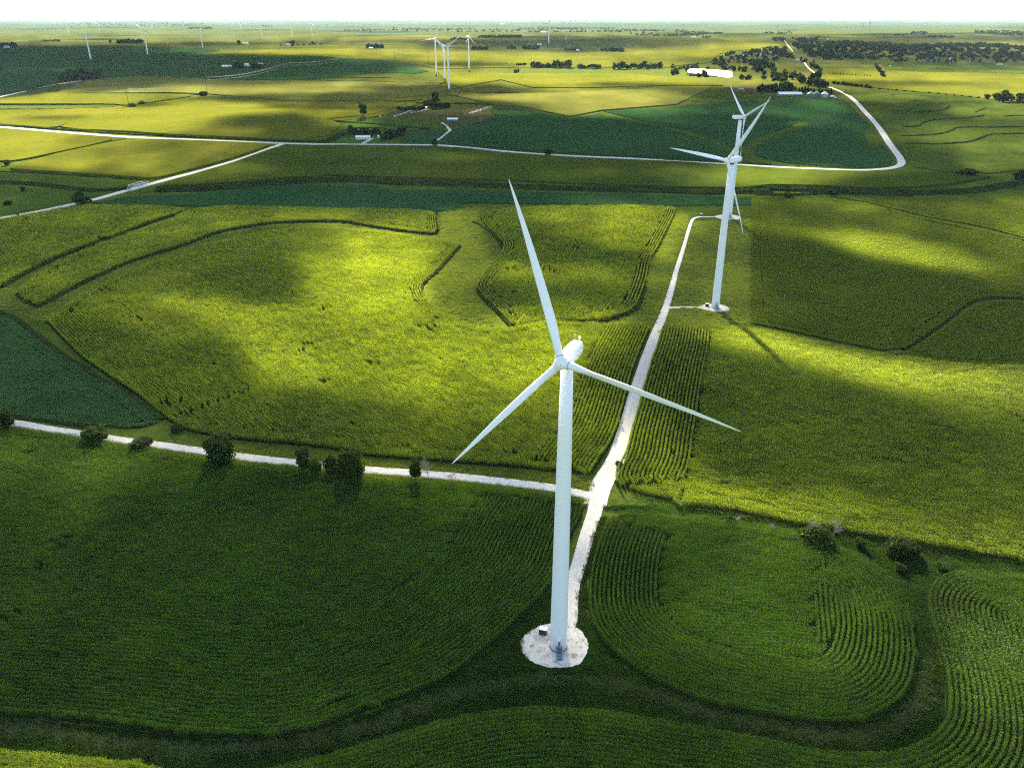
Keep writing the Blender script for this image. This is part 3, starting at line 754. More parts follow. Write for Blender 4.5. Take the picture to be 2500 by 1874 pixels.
def cornfield(poly, zones, label, kind='corn', sp=1.3, L=3.1, gaps=.02, sc=1., soil=True, edge=4):
    """zones: list of (callable mask or None, rows spec); first zone that claims a spot wins"""
    if soil: tag(drape('field_soil', poly, .06, M['soil'], skirt=False), kind='structure')
    X = []; Y = []; A = []
    x0, y0 = poly.min(0)-10; x1, y1 = poly.max(0)+10; c_ = sp*.85
    taken = np.zeros((int((x1-x0)/c_)+3, int((y1-y0)/c_)+3), bool)          # spots already planted by an earlier zone
    cl = np.vstack([poly, poly[:1]]); area = np.sum(cl[:-1, 0]*cl[1:, 1]-cl[1:, 0]*cl[:-1, 1])
    zones = [z for z in zones if z[0] == 'off']+[('off', cl, 1 if area > 0 else -1, edge)]+[z for z in zones if z[0] != 'off']
    for z in zones:
        if z[0] == 'off': x, y, a = offset_rows(z[1], z[2], sp, L, z[3], poly)
        else:
            x, y, a = straight_rows(z[2] if z[2] is not None else poly, z[1], sp, L); m = inside(x, y, poly); x, y, a = x[m], y[m], a[m]
        ok = np.ones(len(x), bool)
        for f_ in (-.3, 0, .3):
            i = ((x+np.cos(a)*L*f_-x0)/c_).astype(int); j = ((y+np.sin(a)*L*f_-y0)/c_).astype(int); ok &= ~taken[np.clip(i, 0, taken.shape[0]-1), np.clip(j, 0, taken.shape[1]-1)]
        x, y, a = x[ok], y[ok], a[ok]
        for f_ in np.linspace(-.5, .5, 7):
            i = ((x+np.cos(a)*L*f_-x0)/c_).astype(int); j = ((y+np.sin(a)*L*f_-y0)/c_).astype(int); taken[np.clip(i, 0, taken.shape[0]-1), np.clip(j, 0, taken.shape[1]-1)] = True
        X.append(x); Y.append(y); A.append(a)
    x = np.concatenate(X); y = np.concatenate(Y); a = np.concatenate(A)
    if gaps: x, y, a = thin(x, y, a, gaps)
    # drop what is far outside the frame
    q = pix(np.stack([x, y, hgt(x, y)], -1)); m = (q[:, 0] > -350) & (q[:, 0] < 2850) & (q[:, 1] < 2150); x, y, a = x[m], y[m], a[m]
    plant('corn' if kind not in ('soy', 'beans') else 'soybeans', kind, x, y, a, label, sc=sc)
def direction(z, x0, y0, x1, y1):
    a = gp(z, x0, y0); b = gp(z, x1, y1); return math.atan2(b.y-a.y, b.x-a.x)

# field in the lower right corner with the long arc edge
edge1 = gline(('A4', 1700, 1690, 1900, 1635, 2202, 1570), ('A5', 200, 1540, 400, 1470, 600, 1420, 800, 1370, 1000, 1330, 1200, 1305, 1400, 1298, 1600, 1310, 1800, 1330, 2000, 1360, 2202, 1400),
              ('A6', 200, 1430, 400, 1470, 600, 1510, 800, 1555, 1000, 1585, 1200, 1595, 1350, 1580, 1500, 1535, 1620, 1460, 1690, 1370, 1712, 1250, 1700, 1100, 1680, 980, 1640, 860, 1600, 720, 1575, 620, 1590, 540, 1640, 480, 1720, 440, 1850, 428, 2000, 438, 2202, 465, 2600, 520), it=1)
fr = gline(('S', 2700, 1480, 2750, 2200, 1200, 2250, 600, 1960), it=0)
P1 = np.vstack([edge1, fr])
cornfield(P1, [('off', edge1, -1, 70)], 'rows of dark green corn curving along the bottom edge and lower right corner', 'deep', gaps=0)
P1b = gpoly([('A4', -400, 1530, 0, 1560, 300, 1590, 600, 1622, 900, 1655, 1100, 1700, 600, 1800, -400, 1850)])
cornfield(P1b, [('st', 0.05, None, [])], 'strip of bright green corn in the lower left corner', 'corn', gaps=0)
# rounded field right of the foreground turbine
e3 = gline(('A5', 1755, 130, 1700, 250, 1662, 400, 1640, 560, 1645, 680, 1680, 790, 1760, 900, 1880, 1010, 2050, 1120, 2202, 1190),
           ('A6', 200, 1270, 500, 1330, 800, 1380, 1000, 1395, 1150, 1385, 1300, 1330, 1420, 1250, 1490, 1150, 1520, 1000, 1515, 850, 1480, 700, 1420, 560, 1330, 450, 1200, 350, 1080, 290), it=1)
t3 = gline(('A6', 1080, 290, 960, 240, 820, 195, 600, 160, 400, 130, 200, 95, 0, 75), ('A5', 2100, 70, 1900, 50, 1830, 65, 1755, 130), it=1)
P3 = np.vstack([e3, t3[1:-1]])
zb = gpoly([('A6', 880, 380, 1000, 395, 1330, 440, 1500, 600, 1530, 900, 1500, 1100, 1190, 935, 885, 885)], it=0)
cornfield(P3, [('off', e3, 1, 15), ('st', direction('A6', 900, 860, 880, 420), zb, [(e3, 19.6)]), ('st', direction('A6', 0, 700, 800, 760), None, [(e3, 19.6), (zb, 'in')])],
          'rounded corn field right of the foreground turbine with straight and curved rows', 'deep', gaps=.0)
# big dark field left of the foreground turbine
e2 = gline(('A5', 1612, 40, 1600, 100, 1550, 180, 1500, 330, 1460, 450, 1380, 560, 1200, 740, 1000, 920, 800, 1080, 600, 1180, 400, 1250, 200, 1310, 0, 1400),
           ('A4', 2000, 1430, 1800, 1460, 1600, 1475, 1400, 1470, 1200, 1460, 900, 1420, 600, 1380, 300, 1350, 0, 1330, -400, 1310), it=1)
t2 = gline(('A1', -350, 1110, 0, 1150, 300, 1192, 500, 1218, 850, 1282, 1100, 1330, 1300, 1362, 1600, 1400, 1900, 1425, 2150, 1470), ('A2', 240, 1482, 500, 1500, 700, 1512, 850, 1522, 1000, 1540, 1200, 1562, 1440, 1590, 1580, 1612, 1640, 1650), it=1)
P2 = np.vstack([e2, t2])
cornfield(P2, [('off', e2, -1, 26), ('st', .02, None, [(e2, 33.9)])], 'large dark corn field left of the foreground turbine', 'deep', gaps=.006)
# the big sunlit dome of corn
e5 = gline(('A1', 290, 480, 400, 600, 500, 700, 640, 800, 760, 880, 870, 950, 960, 1030, 1060, 1105), it=1)
b5 = gline(('A1', 1060, 1105, 1180, 1175, 1400, 1215, 1600, 1240, 1900, 1265, 2130, 1290), ('A2', 240, 1335, 500, 1352, 800, 1375, 1000, 1390, 1200, 1405, 1440, 1432, 1600, 1447, 1675, 1440), it=1)
r5 = gline(('A2', 1675, 1440, 1715, 1370, 1780, 1280, 1830, 1180, 1860, 1080, 1890, 960, 1920, 840, 1960, 720, 2000, 620, 2042, 525), it=1)
u5 = gline(('A2', 2042, 513, 1900, 512, 1750, 507, 1600, 500, 1400, 492, 1250, 510, 1165, 535, 1050, 540, 900, 522, 750, 455, 650, 385, 605, 330, 590, 280, 620, 230, 690, 170, 760, 90, 835, 12),
           ('Z5', 760, 1030, 600, 1000, 400, 975, 200, 950, 0, 935), ('Z4', 1900, 730, 1600, 770, 1300, 838, 1150, 880), ('A1', 1000, 110, 800, 182, 640, 262, 500, 335, 380, 415, 290, 480), it=1)
P5 = np.vstack([e5, b5[1:], r5[1:], u5[1:-1]])
cornfield(P5, [('off', e5, 1, 24), ('off', r5, 1, 14), ('st', direction('A1', 600, 700, 1100, 1080), None, [(e5, 36), (r5, 21)])],
          'great domed corn field in the centre, partly in bright sun', 'corn_far', sp=1.5, L=3.4, gaps=.012)
# right middle field up to the crest
e6 = gline(('A2', 1830, 1525, 1803, 1480, 1830, 1400, 1862, 1350, 1885, 1290, 1905, 1200, 1935, 1100, 1965, 1000, 1990, 900, 2015, 820, 2045, 720, 2085, 620, 2110, 522), it=1)
P6 = np.vstack([e6, gline(('A3', 0, 515, 200, 515, 400, 530, 600, 560, 800, 600, 1000, 650, 1200, 690, 1500, 730, 1700, 760, 2000, 775, 2202, 782, 2900, 830), it=1),
                gline(('A6', 2900, 500, 2202, 365, 2000, 330, 1800, 300, 1500, 250, 1200, 200, 1050, 170, 900, 148, 780, 132, 600, 90, 400, 50, 200, 20, 0, 5), ('A3', 0, 1622), ('A2', 2000, 1580), it=0)])
cornfield(P6, [('off', e6, -1, 16), ('st', direction('A3', 0, 800, 800, 900), None, [(e6, 24)])], 'broad corn field right of the lane running up to a sunlit crest', 'corn_far', sp=1.5, L=3.4, gaps=.01)
# small field with lane-wise rows left of the lane
P7 = gpoly([('Z5', 970, 870, 1010, 822, 1400, 800, 1700, 795, 2000, 797, 2200, 803, 2215, 830, 2180, 900, 2140, 980, 2090, 1080),
            ('A2', 2040, 92, 2025, 200, 2008, 260, 1965, 380, 1925, 422, 1800, 462, 1690, 484, 1500, 480, 1300, 490, 1165, 520, 1100, 450, 1030, 380, 980, 330, 940, 280, 935, 250, 980, 190, 1060, 100, 1112, 20), ('Z5', 1110, 1030, 1060, 980, 1000, 920)])
cornfield(P7, [('st', direction('Z5', 1750, 1090, 2000, 850), None, [])], 'corn field with rows running away beside the upper lane', 'corn_far', sp=1.9, L=3.6, gaps=.02)
# two contour strips on the left
P8 = gpoly([('A1', 105, 310, 210, 388, 262, 385, 400, 300, 600, 200, 850, 92, 1100, 22), ('Z4', 1250, 800, 1400, 742, 1700, 690, 2000, 675, 2200, 683), ('Z5', 200, 908, 450, 945, 600, 965, 700, 965, 690, 900, 682, 832, 500, 822, 300, 820, 0, 812),
            ('Z4', 1800, 600, 1400, 590, 1215, 612, 1100, 668, 900, 738, 700, 808, 500, 885, 350, 965, 200, 1045), ('A1', 190, 235, 130, 280)])
e8 = gline(('A1', 210, 388, 262, 385, 400, 300, 600, 200, 850, 92, 1100, 22), ('Z4', 1250, 800, 1400, 742, 1700, 690, 2000, 675, 2200, 683))
cornfield(P8, [('off', e8, 1, 12), ('st', direction('Z4', 700, 1000, 1400, 700), None, [(e8, 20)])], 'long curved strip of corn above the domed field', 'corn_far', sp=1.7, L=3.6, gaps=.02)
P8a = gpoly([('Z4', -400, 765, -100, 700, 0, 678, 370, 610, 560, 583, 1000, 590, 1180, 605, 1175, 622, 1000, 665, 800, 748, 600, 820, 400, 890, 250, 960, 120, 1030, 20, 1090, -60, 1140, -400, 1300)])
cornfield(P8a, [('st', direction('Z4', 100, 900, 900, 640), None, [])], 'patchy corn at the left edge under the white road', 'corn_far', sp=1.7, L=3.6, gaps=.04)
# beans at the left edge
P9 = gpoly([('A1', -400, 400, 0, 442, 60, 462, 130, 510, 230, 590, 330, 660, 450, 730, 560, 800, 640, 860, 760, 920, 860, 990, 960, 1075, 1010, 1108, 960, 1138, 850, 1160, 600, 1138, 300, 1108, 100, 1080, 0, 1068, -400, 1020)])
cornfield(P9, [('st', .1, None, [])], 'smooth blue-green soybean field at the left edge', 'soy', sp=1.15, L=2.9, gaps=0)

# canopies too far away to show single plants
CR = 'crop'
def crop(segs, H, mat, label, it=1, uneven=0., **kw):
    return tag(drape('crop', gpoly(segs, it=it), H, M[mat], uneven=uneven, **kw), label, CR, kind='stuff')
S2 = gpoly([('Z6', 482, 800, 481, 1000), ('A3', 476, 0, 476, 250, 474, 492, 700, 538, 1000, 606, 1300, 665, 1455, 650, 1700, 486, 1850, 366, 1950, 331, 2202, 331, 2700, 360), ('Z6', 2700, 1140, 2212, 1020, 2000, 955, 1800, 915, 1600, 872, 1400, 828, 1200, 770, 1000, 750, 700, 742, 482, 742)], it=0)
cornfield(S2, [('st', direction('A3', 620, 480, 640, 200), None, [])], 'smooth green bean field beyond the right crest, streaked with sun', 'beans', sp=1.5, L=3.9, gaps=0)
S3 = gpoly([('A3', 1482, 668, 1720, 505, 1870, 390, 1960, 356, 2202, 352, 2800, 380, 2800, 815, 2202, 772, 1700, 750, 1500, 718, 1350, 690)])
cornfield(S3, [('st', direction('A3', 1480, 660, 1870, 380), None, [])], 'dark bean field in the hollow at the right edge', 'beans', sp=1.5, L=3.9, gaps=0)
S4 = gpoly([('Z6', 1215, 765, 1400, 812, 1560, 855, 1800, 895, 2000, 935, 2212, 995, 2700, 1110, 2700, 690, 2212, 700, 1950, 745, 1500, 738, 1200, 728, 900, 718)])
cornfield(S4, [('st', .1, None, [])], 'green field above the diagonal ditch at the right', 'beans', sp=1.6, L=3.9, gaps=0)
crop([('Z4', 590, 568, 820, 525, 1100, 512, 1500, 483, 1700, 457, 1900, 447, 2100, 462), ('Z5', 0, 655, 60, 672, 150, 657, 300, 662, 400, 695, 600, 692, 900, 692, 1200, 702, 1600, 712, 2200, 722), ('Z6', 200, 732, 470, 738, 475, 785, 0, 788), ('Z5', 1700, 782, 1200, 777, 850, 771, 825, 815, 780, 822, 500, 815, 0, 806), ('Z4', 1800, 593, 1200, 583, 700, 575)], .8, 'soyfar', 'blue-green bean strip across the middle below the creek', it=0)
crop([('Z4', 1800, 205, 2212, 202), ('Z5', 650, 416, 900, 432, 1100, 456, 1400, 478, 1600, 490, 2212, 516), ('Z6', 300, 536, 600, 556, 900, 569, 1200, 579, 1400, 568, 1560, 580, 2000, 612, 1800, 648, 1500, 678, 1200, 682, 900, 668, 600, 662, 400, 682, 0, 678), ('Z5', 1800, 660, 1500, 648, 1200, 633, 900, 628, 500, 616, 0, 598), ('Z4', 2000, 402, 1800, 410, 1500, 438, 1200, 456, 1010, 462, 1090, 432, 1300, 368, 1500, 308, 1700, 235)], 2.2, 'cornfar', 'long corn field between the white road and the creek', it=0)
crop([('Z4', 60, 348, 300, 270, 500, 225, 700, 182, 830, 162, 1100, 166, 1500, 182, 1735, 192, 1650, 225, 1450, 290, 1250, 345, 1050, 398, 960, 413, 900, 408, 600, 386, 300, 368, 90, 355)], 2.0, 'cornyel', 'wedge-shaped pale green field left of the road fork')
crop([('Z4', -400, 70, 0, 98, 300, 122, 600, 142, 750, 156, 600, 196, 400, 238, 200, 282, 50, 305, 0, 300, -400, 340)], 2.0, 'cornyel', 'yellow-green field at the left edge below the white road')
crop([('Z4', 0, 375, 300, 385, 600, 402, 930, 424, 880, 445, 700, 470, 500, 470, 300, 450, 0, 420, -300, 400, -300, 350)], .5, 'hay', 'rough pasture left of the truss bridge', uneven=6)
crop([('Z4', 0, 450, 300, 480, 600, 495, 790, 478, 600, 525, 370, 575, 120, 622, -50, 650, -300, 690, -300, 430)], .35, 'hay', 'pasture with scattered bushes at the left edge', uneven=6)
crop([('Z1', 385, 812, 500, 765, 600, 730, 830, 684, 1000, 657, 1300, 617, 1450, 617, 1700, 642, 1870, 662, 2200, 655), ('Z2', 150, 640, 300, 632, 600, 637, 440, 650, 330, 650, 500, 665, 440, 690, 250, 740, 0, 762), ('Z4', 2170, 70, 2100, 140, 1900, 170, 1500, 150, 1100, 134, 800, 112, 500, 100)], 2.2, 'cornyel', 'sunlit yellow-green hill behind the white road on the left', it=0)
crop([('Z4', -400, 40, 0, 66, 300, 88, 372, 82, 600, 6), ('Z1', 820, 680, 730, 688, 300, 704, -400, 706)], 2.0, 'cornyel', 'flat yellow field at the far left beside the hill', it=0)
crop([('Z1', -400, 660, 0, 664, 700, 662, 815, 676, 1000, 648, 1280, 606, 1000, 600, 600, 598, 320, 588, 200, 612, 0, 632, -400, 680)], 1.6, 'cornyel', 'pale field crossed by two dark terrace lines at the far left')
crop([('Z1', 360, 588, 640, 595, 1080, 590, 1300, 598, 1800, 640, 2212, 640), ('Z2', 400, 630, 700, 598, 760, 570, 700, 530, 300, 522, 0, 520), ('Z1', 1900, 515, 1500, 520, 1200, 495, 800, 488, 560, 515)], 1.5, 'wheat', 'pale straw-coloured rolling field behind the yellow hill', it=0)
crop([('Z1', 1330, 548, 1700, 545, 1500, 520, 1250, 535)], 1.0, 'soyfar', 'thin green strip in the straw-coloured field')
crop([('Z1', 200, 300, 700, 290, 1280, 310, 1400, 325, 1180, 350, 1500, 352, 2050, 360, 2212, 378), ('Z2', 300, 380, 520, 415, 640, 455, 560, 470, 300, 462, 0, 495), ('Z1', 1850, 515, 1300, 500, 900, 488, 400, 520, 100, 588, 0, 600, -400, 650, -400, 330)], 1.6, 'soyfar', 'wide teal bean land in cloud shadow at the upper left', it=0)  # bean canopy; cloud shade put into its outline in places
crop([('Z1', 1400, 345, 1700, 318, 2212, 292), ('Z2', 300, 300, 600, 290, 700, 330, 650, 420, 560, 415, 400, 385, 0, 370), ('Z1', 2050, 358)], 1.6, 'cornyel', 'bright yellow field behind the teal land', it=0)
crop([('Z5', 1050, 205, 1060, 215, 1000, 255, 900, 268, 850, 285, 780, 318, 700, 380, 720, 396, 900, 412, 1100, 430, 1350, 450, 1600, 464, 2212, 492), ('Z6', 300, 512, 350, 500, 340, 450, 280, 410, 200, 375, 0, 318), ('Z5', 2000, 258, 1800, 230, 1740, 200, 1540, 235, 1480, 215, 1250, 175, 1060, 165, 1030, 180)], .9, 'soyfar', 'dark teal bean field behind the white road in the centre', it=0)
crop([('Z5', 1750, 190, 1900, 180, 2212, 160), ('Z6', 300, 130, 800, 110, 1000, 100, 1100, 140, 1180, 230, 1260, 300, 1330, 420, 1380, 500, 1340, 540, 1200, 548, 900, 535, 700, 515, 560, 488, 480, 455, 490, 415, 560, 370, 680, 330, 790, 308, 835, 275, 810, 255, 750, 262, 740, 285, 640, 315, 520, 350, 440, 410, 410, 435, 350, 412, 200, 362, 0, 300)], .9, 'soyfar', 'dark bean land around the winding grass strip at the right', it=0)
crop([('Z3', -50, 556, 300, 552, 400, 565, 500, 600, 650, 612, 1000, 630, 1100, 650, 1000, 640, 900, 640), ('Z6', 800, 118, 300, 138, 0, 120), ('Z5', 2212, 130, 1800, 30)], .9, 'bean2', 'green bean slope below the farm')
crop([('Z6', 1060, 70, 1400, 60, 1800, 90, 2300, 175, 2900, 250, 2900, 560, 2212, 560, 2000, 585, 1700, 575, 1500, 540, 1450, 480, 1400, 400, 1300, 260, 1200, 160, 1120, 95)], 1.0, 'bean2', 'green bean field with dark winding terrace lines at the right', it=0)
crop([('Z3', 985, 525, 1300, 565, 1700, 600, 2212, 655, 2900, 720, 2900, 480, 2212, 410, 1350, 400, 1240, 420, 930, 455, 960, 500)], 1.2, 'cornyel', 'yellow-green fields below the village woods', it=0)
crop([('Z3', 1340, 455, 2212, 470, 2900, 500, 2900, 400, 2212, 408, 1700, 400, 1400, 395, 1300, 415)], 1.6, 'bean2', 'darker field strip along the village woods')
crop([('Z2', 100, 655, 440, 650, 600, 660, 480, 700, 300, 752, 0, 780, 0, 765, 250, 742)], 1.6, 'cornyel', 'sunlit yellow slope left of the lone tree')
crop([('Z5', 300, 228, 440, 180, 560, 180, 700, 175, 980, 160, 1035, 178, 1058, 215, 1000, 258, 900, 266, 760, 300, 650, 240, 560, 235)], .3, 'brownfield', 'worn brown yard ground around the metal shed', uneven=5)
crop([('Z5', 0, 240, 300, 232, 620, 238, 700, 250, 770, 300, 600, 295, 300, 265, 0, 252)], 1.2, 'hay', 'green hay strip above the dark terrace in the centre left')
crop([('Z5', 440, 395, 520, 325, 640, 305, 775, 302, 690, 370, 650, 396)], .7, 'soyfar', 'small triangular bean field beside the driveway')
crop([('Z5', 20, 390, 130, 345, 340, 350, 430, 385, 400, 396)], .15, 'lawn', 'green lawn around the long white house')
crop([('Z5', -200, 262, 0, 262, 300, 275, 640, 308, 500, 320, 300, 290, 100, 300, 0, 380, -100, 385, -300, 370)], 1.4, 'hay', 'green field between the dark terrace and the white house')
for s_, H_, m_, l_ in [
    ([('Z2', 780, 570, 1100, 510, 1300, 560, 1700, 560, 2212, 545), ('Z3', 0, 545, 300, 548, 0, 500), ('Z2', 1900, 470, 1200, 470, 700, 460)], 2, 'cornyel', 'bright yellow field in the upper centre'),
    ([('Z2', 800, 590, 1100, 600, 1700, 585, 2212, 560), ('Z3', 0, 560, 240, 554), ('Z5', 2212, 148, 1740, 185, 1540, 225, 1250, 165, 1060, 150, 760, 80)], 2, 'wheat', 'pale tan slope in the upper centre'),
    ([('Z2', 0, 290, 600, 300, 900, 320, 1700, 330, 2212, 345, 2212, 430, 1200, 430, 700, 440, 300, 350, 0, 340)], 2, 'cornyel', 'yellow band of fields in the upper centre'),
    ([('Z2', 100, 235, 600, 225, 1000, 250, 1900, 240, 1950, 330, 1200, 330, 600, 290, 0, 280)], 2, 'wheat', 'hazy tan band of fields'),
    ([('Z2', 560, 290, 700, 272, 1200, 262, 1900, 245, 1950, 300, 1860, 322, 1200, 300, 900, 290)], 2, 'soyfar', 'hazy teal strip of land in the upper centre'),
    ([('Z3', 0, 240, 500, 250, 700, 290, 430, 320, 280, 345, 220, 400, 0, 420, -600, 430, -600, 250)], 2, 'cornyel', 'hazy yellow field left of the village'),
    ([('Z3', 900, 245, 2212, 250, 2900, 280, 2900, 330, 2212, 305, 1700, 290, 1000, 270)], 2, 'wheat', 'pale straw field behind the village woods')]:
    crop(s_, H_, m_, l_, it=0)
def strip(segs, w, H, mat, label, name='grass_strip', it=2, edge=1.0):
    return tag(ribbon(name, gline(*segs, it=it), w, M[mat], rough_edge=edge, H=H), label, 'grass', kind='stuff')
for i, (s_, w_) in enumerate([([('Z5', 1745, 200, 1800, 228, 2000, 262, 2212, 305), ('Z6', 100, 335, 200, 368, 300, 405, 370, 440, 420, 470)], 9),
              ([('Z6', 740, 262, 800, 258, 822, 270, 790, 292, 700, 310, 620, 335, 540, 365, 470, 415, 450, 450, 500, 490, 620, 520, 760, 540)], 12)]):
    strip(s_, w_, 1.0, 'hay', ['pale grass strip curving down through the teal bean land behind the turbines', 'S-shaped yellow-green grass strip in the dark bean land right of the turbines'][i], edge=1.5)
tag(drape('crop', gpoly([('Z6', 1200, 305, 1260, 300, 1330, 425, 1230, 425, 1205, 360)]), 1.05, M['bean2']), 'small pale grass plot by the white road bend', 'grass', kind='stuff')
# terrace banks and ditches: long low ridges of tall dark weeds; some only imitate corn shade
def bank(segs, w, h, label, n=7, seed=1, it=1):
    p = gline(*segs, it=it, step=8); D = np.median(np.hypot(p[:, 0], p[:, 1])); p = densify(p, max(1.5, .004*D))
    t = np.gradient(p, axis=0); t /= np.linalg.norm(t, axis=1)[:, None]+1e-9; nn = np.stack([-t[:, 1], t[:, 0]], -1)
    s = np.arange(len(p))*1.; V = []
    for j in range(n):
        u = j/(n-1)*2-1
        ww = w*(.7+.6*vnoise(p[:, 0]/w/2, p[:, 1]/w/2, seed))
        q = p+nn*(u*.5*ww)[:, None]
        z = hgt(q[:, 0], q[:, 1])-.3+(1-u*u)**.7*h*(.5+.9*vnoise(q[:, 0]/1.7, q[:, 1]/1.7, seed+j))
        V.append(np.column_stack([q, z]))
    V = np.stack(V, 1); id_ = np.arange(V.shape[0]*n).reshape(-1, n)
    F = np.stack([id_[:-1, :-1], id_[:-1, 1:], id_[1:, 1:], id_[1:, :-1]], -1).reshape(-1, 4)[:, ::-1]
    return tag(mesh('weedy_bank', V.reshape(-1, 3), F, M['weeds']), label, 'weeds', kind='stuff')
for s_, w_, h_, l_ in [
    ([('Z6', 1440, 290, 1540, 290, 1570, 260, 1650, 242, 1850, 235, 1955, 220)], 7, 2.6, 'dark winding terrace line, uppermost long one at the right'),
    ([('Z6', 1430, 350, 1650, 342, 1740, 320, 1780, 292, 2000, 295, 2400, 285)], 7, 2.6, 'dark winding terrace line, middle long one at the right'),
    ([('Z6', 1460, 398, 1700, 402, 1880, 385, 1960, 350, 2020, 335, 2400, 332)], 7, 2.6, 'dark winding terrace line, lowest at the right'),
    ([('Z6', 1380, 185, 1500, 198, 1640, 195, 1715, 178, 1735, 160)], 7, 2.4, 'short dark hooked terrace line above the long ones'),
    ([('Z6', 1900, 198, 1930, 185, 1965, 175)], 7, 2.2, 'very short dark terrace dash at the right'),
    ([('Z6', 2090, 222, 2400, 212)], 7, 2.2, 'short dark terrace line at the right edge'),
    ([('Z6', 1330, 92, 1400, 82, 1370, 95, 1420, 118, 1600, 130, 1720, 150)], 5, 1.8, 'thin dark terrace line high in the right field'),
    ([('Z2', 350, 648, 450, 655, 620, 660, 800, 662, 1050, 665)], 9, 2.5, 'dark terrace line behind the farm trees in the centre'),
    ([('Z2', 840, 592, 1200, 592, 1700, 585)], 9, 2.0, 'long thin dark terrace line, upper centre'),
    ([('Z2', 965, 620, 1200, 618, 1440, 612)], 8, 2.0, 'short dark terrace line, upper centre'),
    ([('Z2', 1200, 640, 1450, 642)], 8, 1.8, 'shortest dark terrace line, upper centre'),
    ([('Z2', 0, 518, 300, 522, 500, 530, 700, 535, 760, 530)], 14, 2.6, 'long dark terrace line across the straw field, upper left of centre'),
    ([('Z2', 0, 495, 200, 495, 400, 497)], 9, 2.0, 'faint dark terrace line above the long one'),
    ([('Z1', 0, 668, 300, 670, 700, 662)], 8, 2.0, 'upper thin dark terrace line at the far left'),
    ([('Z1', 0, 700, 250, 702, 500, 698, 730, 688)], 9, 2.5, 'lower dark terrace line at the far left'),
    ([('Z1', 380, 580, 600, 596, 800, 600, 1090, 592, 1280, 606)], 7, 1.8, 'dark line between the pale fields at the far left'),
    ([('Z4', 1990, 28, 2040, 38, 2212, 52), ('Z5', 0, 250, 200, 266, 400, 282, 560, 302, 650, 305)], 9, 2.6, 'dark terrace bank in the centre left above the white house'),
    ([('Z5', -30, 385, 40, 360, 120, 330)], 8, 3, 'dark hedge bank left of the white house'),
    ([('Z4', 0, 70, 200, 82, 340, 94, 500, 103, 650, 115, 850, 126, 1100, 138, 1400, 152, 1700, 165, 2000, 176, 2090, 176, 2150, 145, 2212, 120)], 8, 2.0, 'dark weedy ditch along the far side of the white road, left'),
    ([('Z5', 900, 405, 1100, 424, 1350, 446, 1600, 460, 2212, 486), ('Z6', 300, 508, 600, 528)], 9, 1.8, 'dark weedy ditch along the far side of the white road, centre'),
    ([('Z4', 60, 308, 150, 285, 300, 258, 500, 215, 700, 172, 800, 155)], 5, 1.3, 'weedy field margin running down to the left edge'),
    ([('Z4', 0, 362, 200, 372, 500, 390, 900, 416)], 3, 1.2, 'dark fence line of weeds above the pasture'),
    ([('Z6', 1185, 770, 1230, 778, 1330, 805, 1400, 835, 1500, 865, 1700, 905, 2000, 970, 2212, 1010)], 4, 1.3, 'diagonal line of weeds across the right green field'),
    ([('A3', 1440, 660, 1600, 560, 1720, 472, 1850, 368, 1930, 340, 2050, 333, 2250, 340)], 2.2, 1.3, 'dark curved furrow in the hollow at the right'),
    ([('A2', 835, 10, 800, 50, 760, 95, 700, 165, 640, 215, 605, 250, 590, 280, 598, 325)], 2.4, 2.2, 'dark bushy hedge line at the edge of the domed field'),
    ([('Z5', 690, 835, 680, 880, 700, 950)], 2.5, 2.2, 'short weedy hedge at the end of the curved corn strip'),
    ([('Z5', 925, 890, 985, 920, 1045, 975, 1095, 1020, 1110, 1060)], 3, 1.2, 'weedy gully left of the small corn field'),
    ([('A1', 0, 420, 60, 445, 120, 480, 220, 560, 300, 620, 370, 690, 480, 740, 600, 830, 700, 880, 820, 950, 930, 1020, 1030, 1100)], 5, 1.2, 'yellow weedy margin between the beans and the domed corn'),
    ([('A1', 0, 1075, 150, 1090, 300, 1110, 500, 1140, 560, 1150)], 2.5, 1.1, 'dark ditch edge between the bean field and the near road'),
    ([('A1', 105, 312, 210, 392, 262, 390, 400, 306, 600, 206, 850, 97, 1100, 27), ('Z4', 1250, 806, 1400, 748, 1700, 696, 2000, 680, 2200, 688), ('Z5', 200, 914, 450, 951, 600, 970, 700, 970)], 1.7, 1.9, 'dark shaded edge of the long curved corn strip'),  # this and the next banks are added as the corn's shadow line
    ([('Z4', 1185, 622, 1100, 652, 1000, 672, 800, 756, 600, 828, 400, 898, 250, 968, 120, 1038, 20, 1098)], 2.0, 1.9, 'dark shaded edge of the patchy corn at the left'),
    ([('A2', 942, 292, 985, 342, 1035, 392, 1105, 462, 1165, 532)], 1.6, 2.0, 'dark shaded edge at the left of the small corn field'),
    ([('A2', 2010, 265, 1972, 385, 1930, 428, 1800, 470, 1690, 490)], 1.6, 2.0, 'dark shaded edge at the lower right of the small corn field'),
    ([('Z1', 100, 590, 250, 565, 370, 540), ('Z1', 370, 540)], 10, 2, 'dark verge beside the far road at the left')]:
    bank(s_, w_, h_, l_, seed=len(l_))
ridge = gline(('A4', -300, 1380, 0, 1405, 300, 1440, 700, 1490, 1100, 1560, 1500, 1550, 1900, 1500, 2202, 1450), ('A5', 200, 1440, 500, 1320, 800, 1210, 1050, 1150, 1300, 1118, 1500, 1112, 1700, 1125, 1900, 1165, 2202, 1240), ('A6', 200, 1325, 500, 1385, 800, 1455, 1050, 1475, 1280, 1440, 1430, 1370, 1530, 1270, 1580, 1150, 1590, 1000))
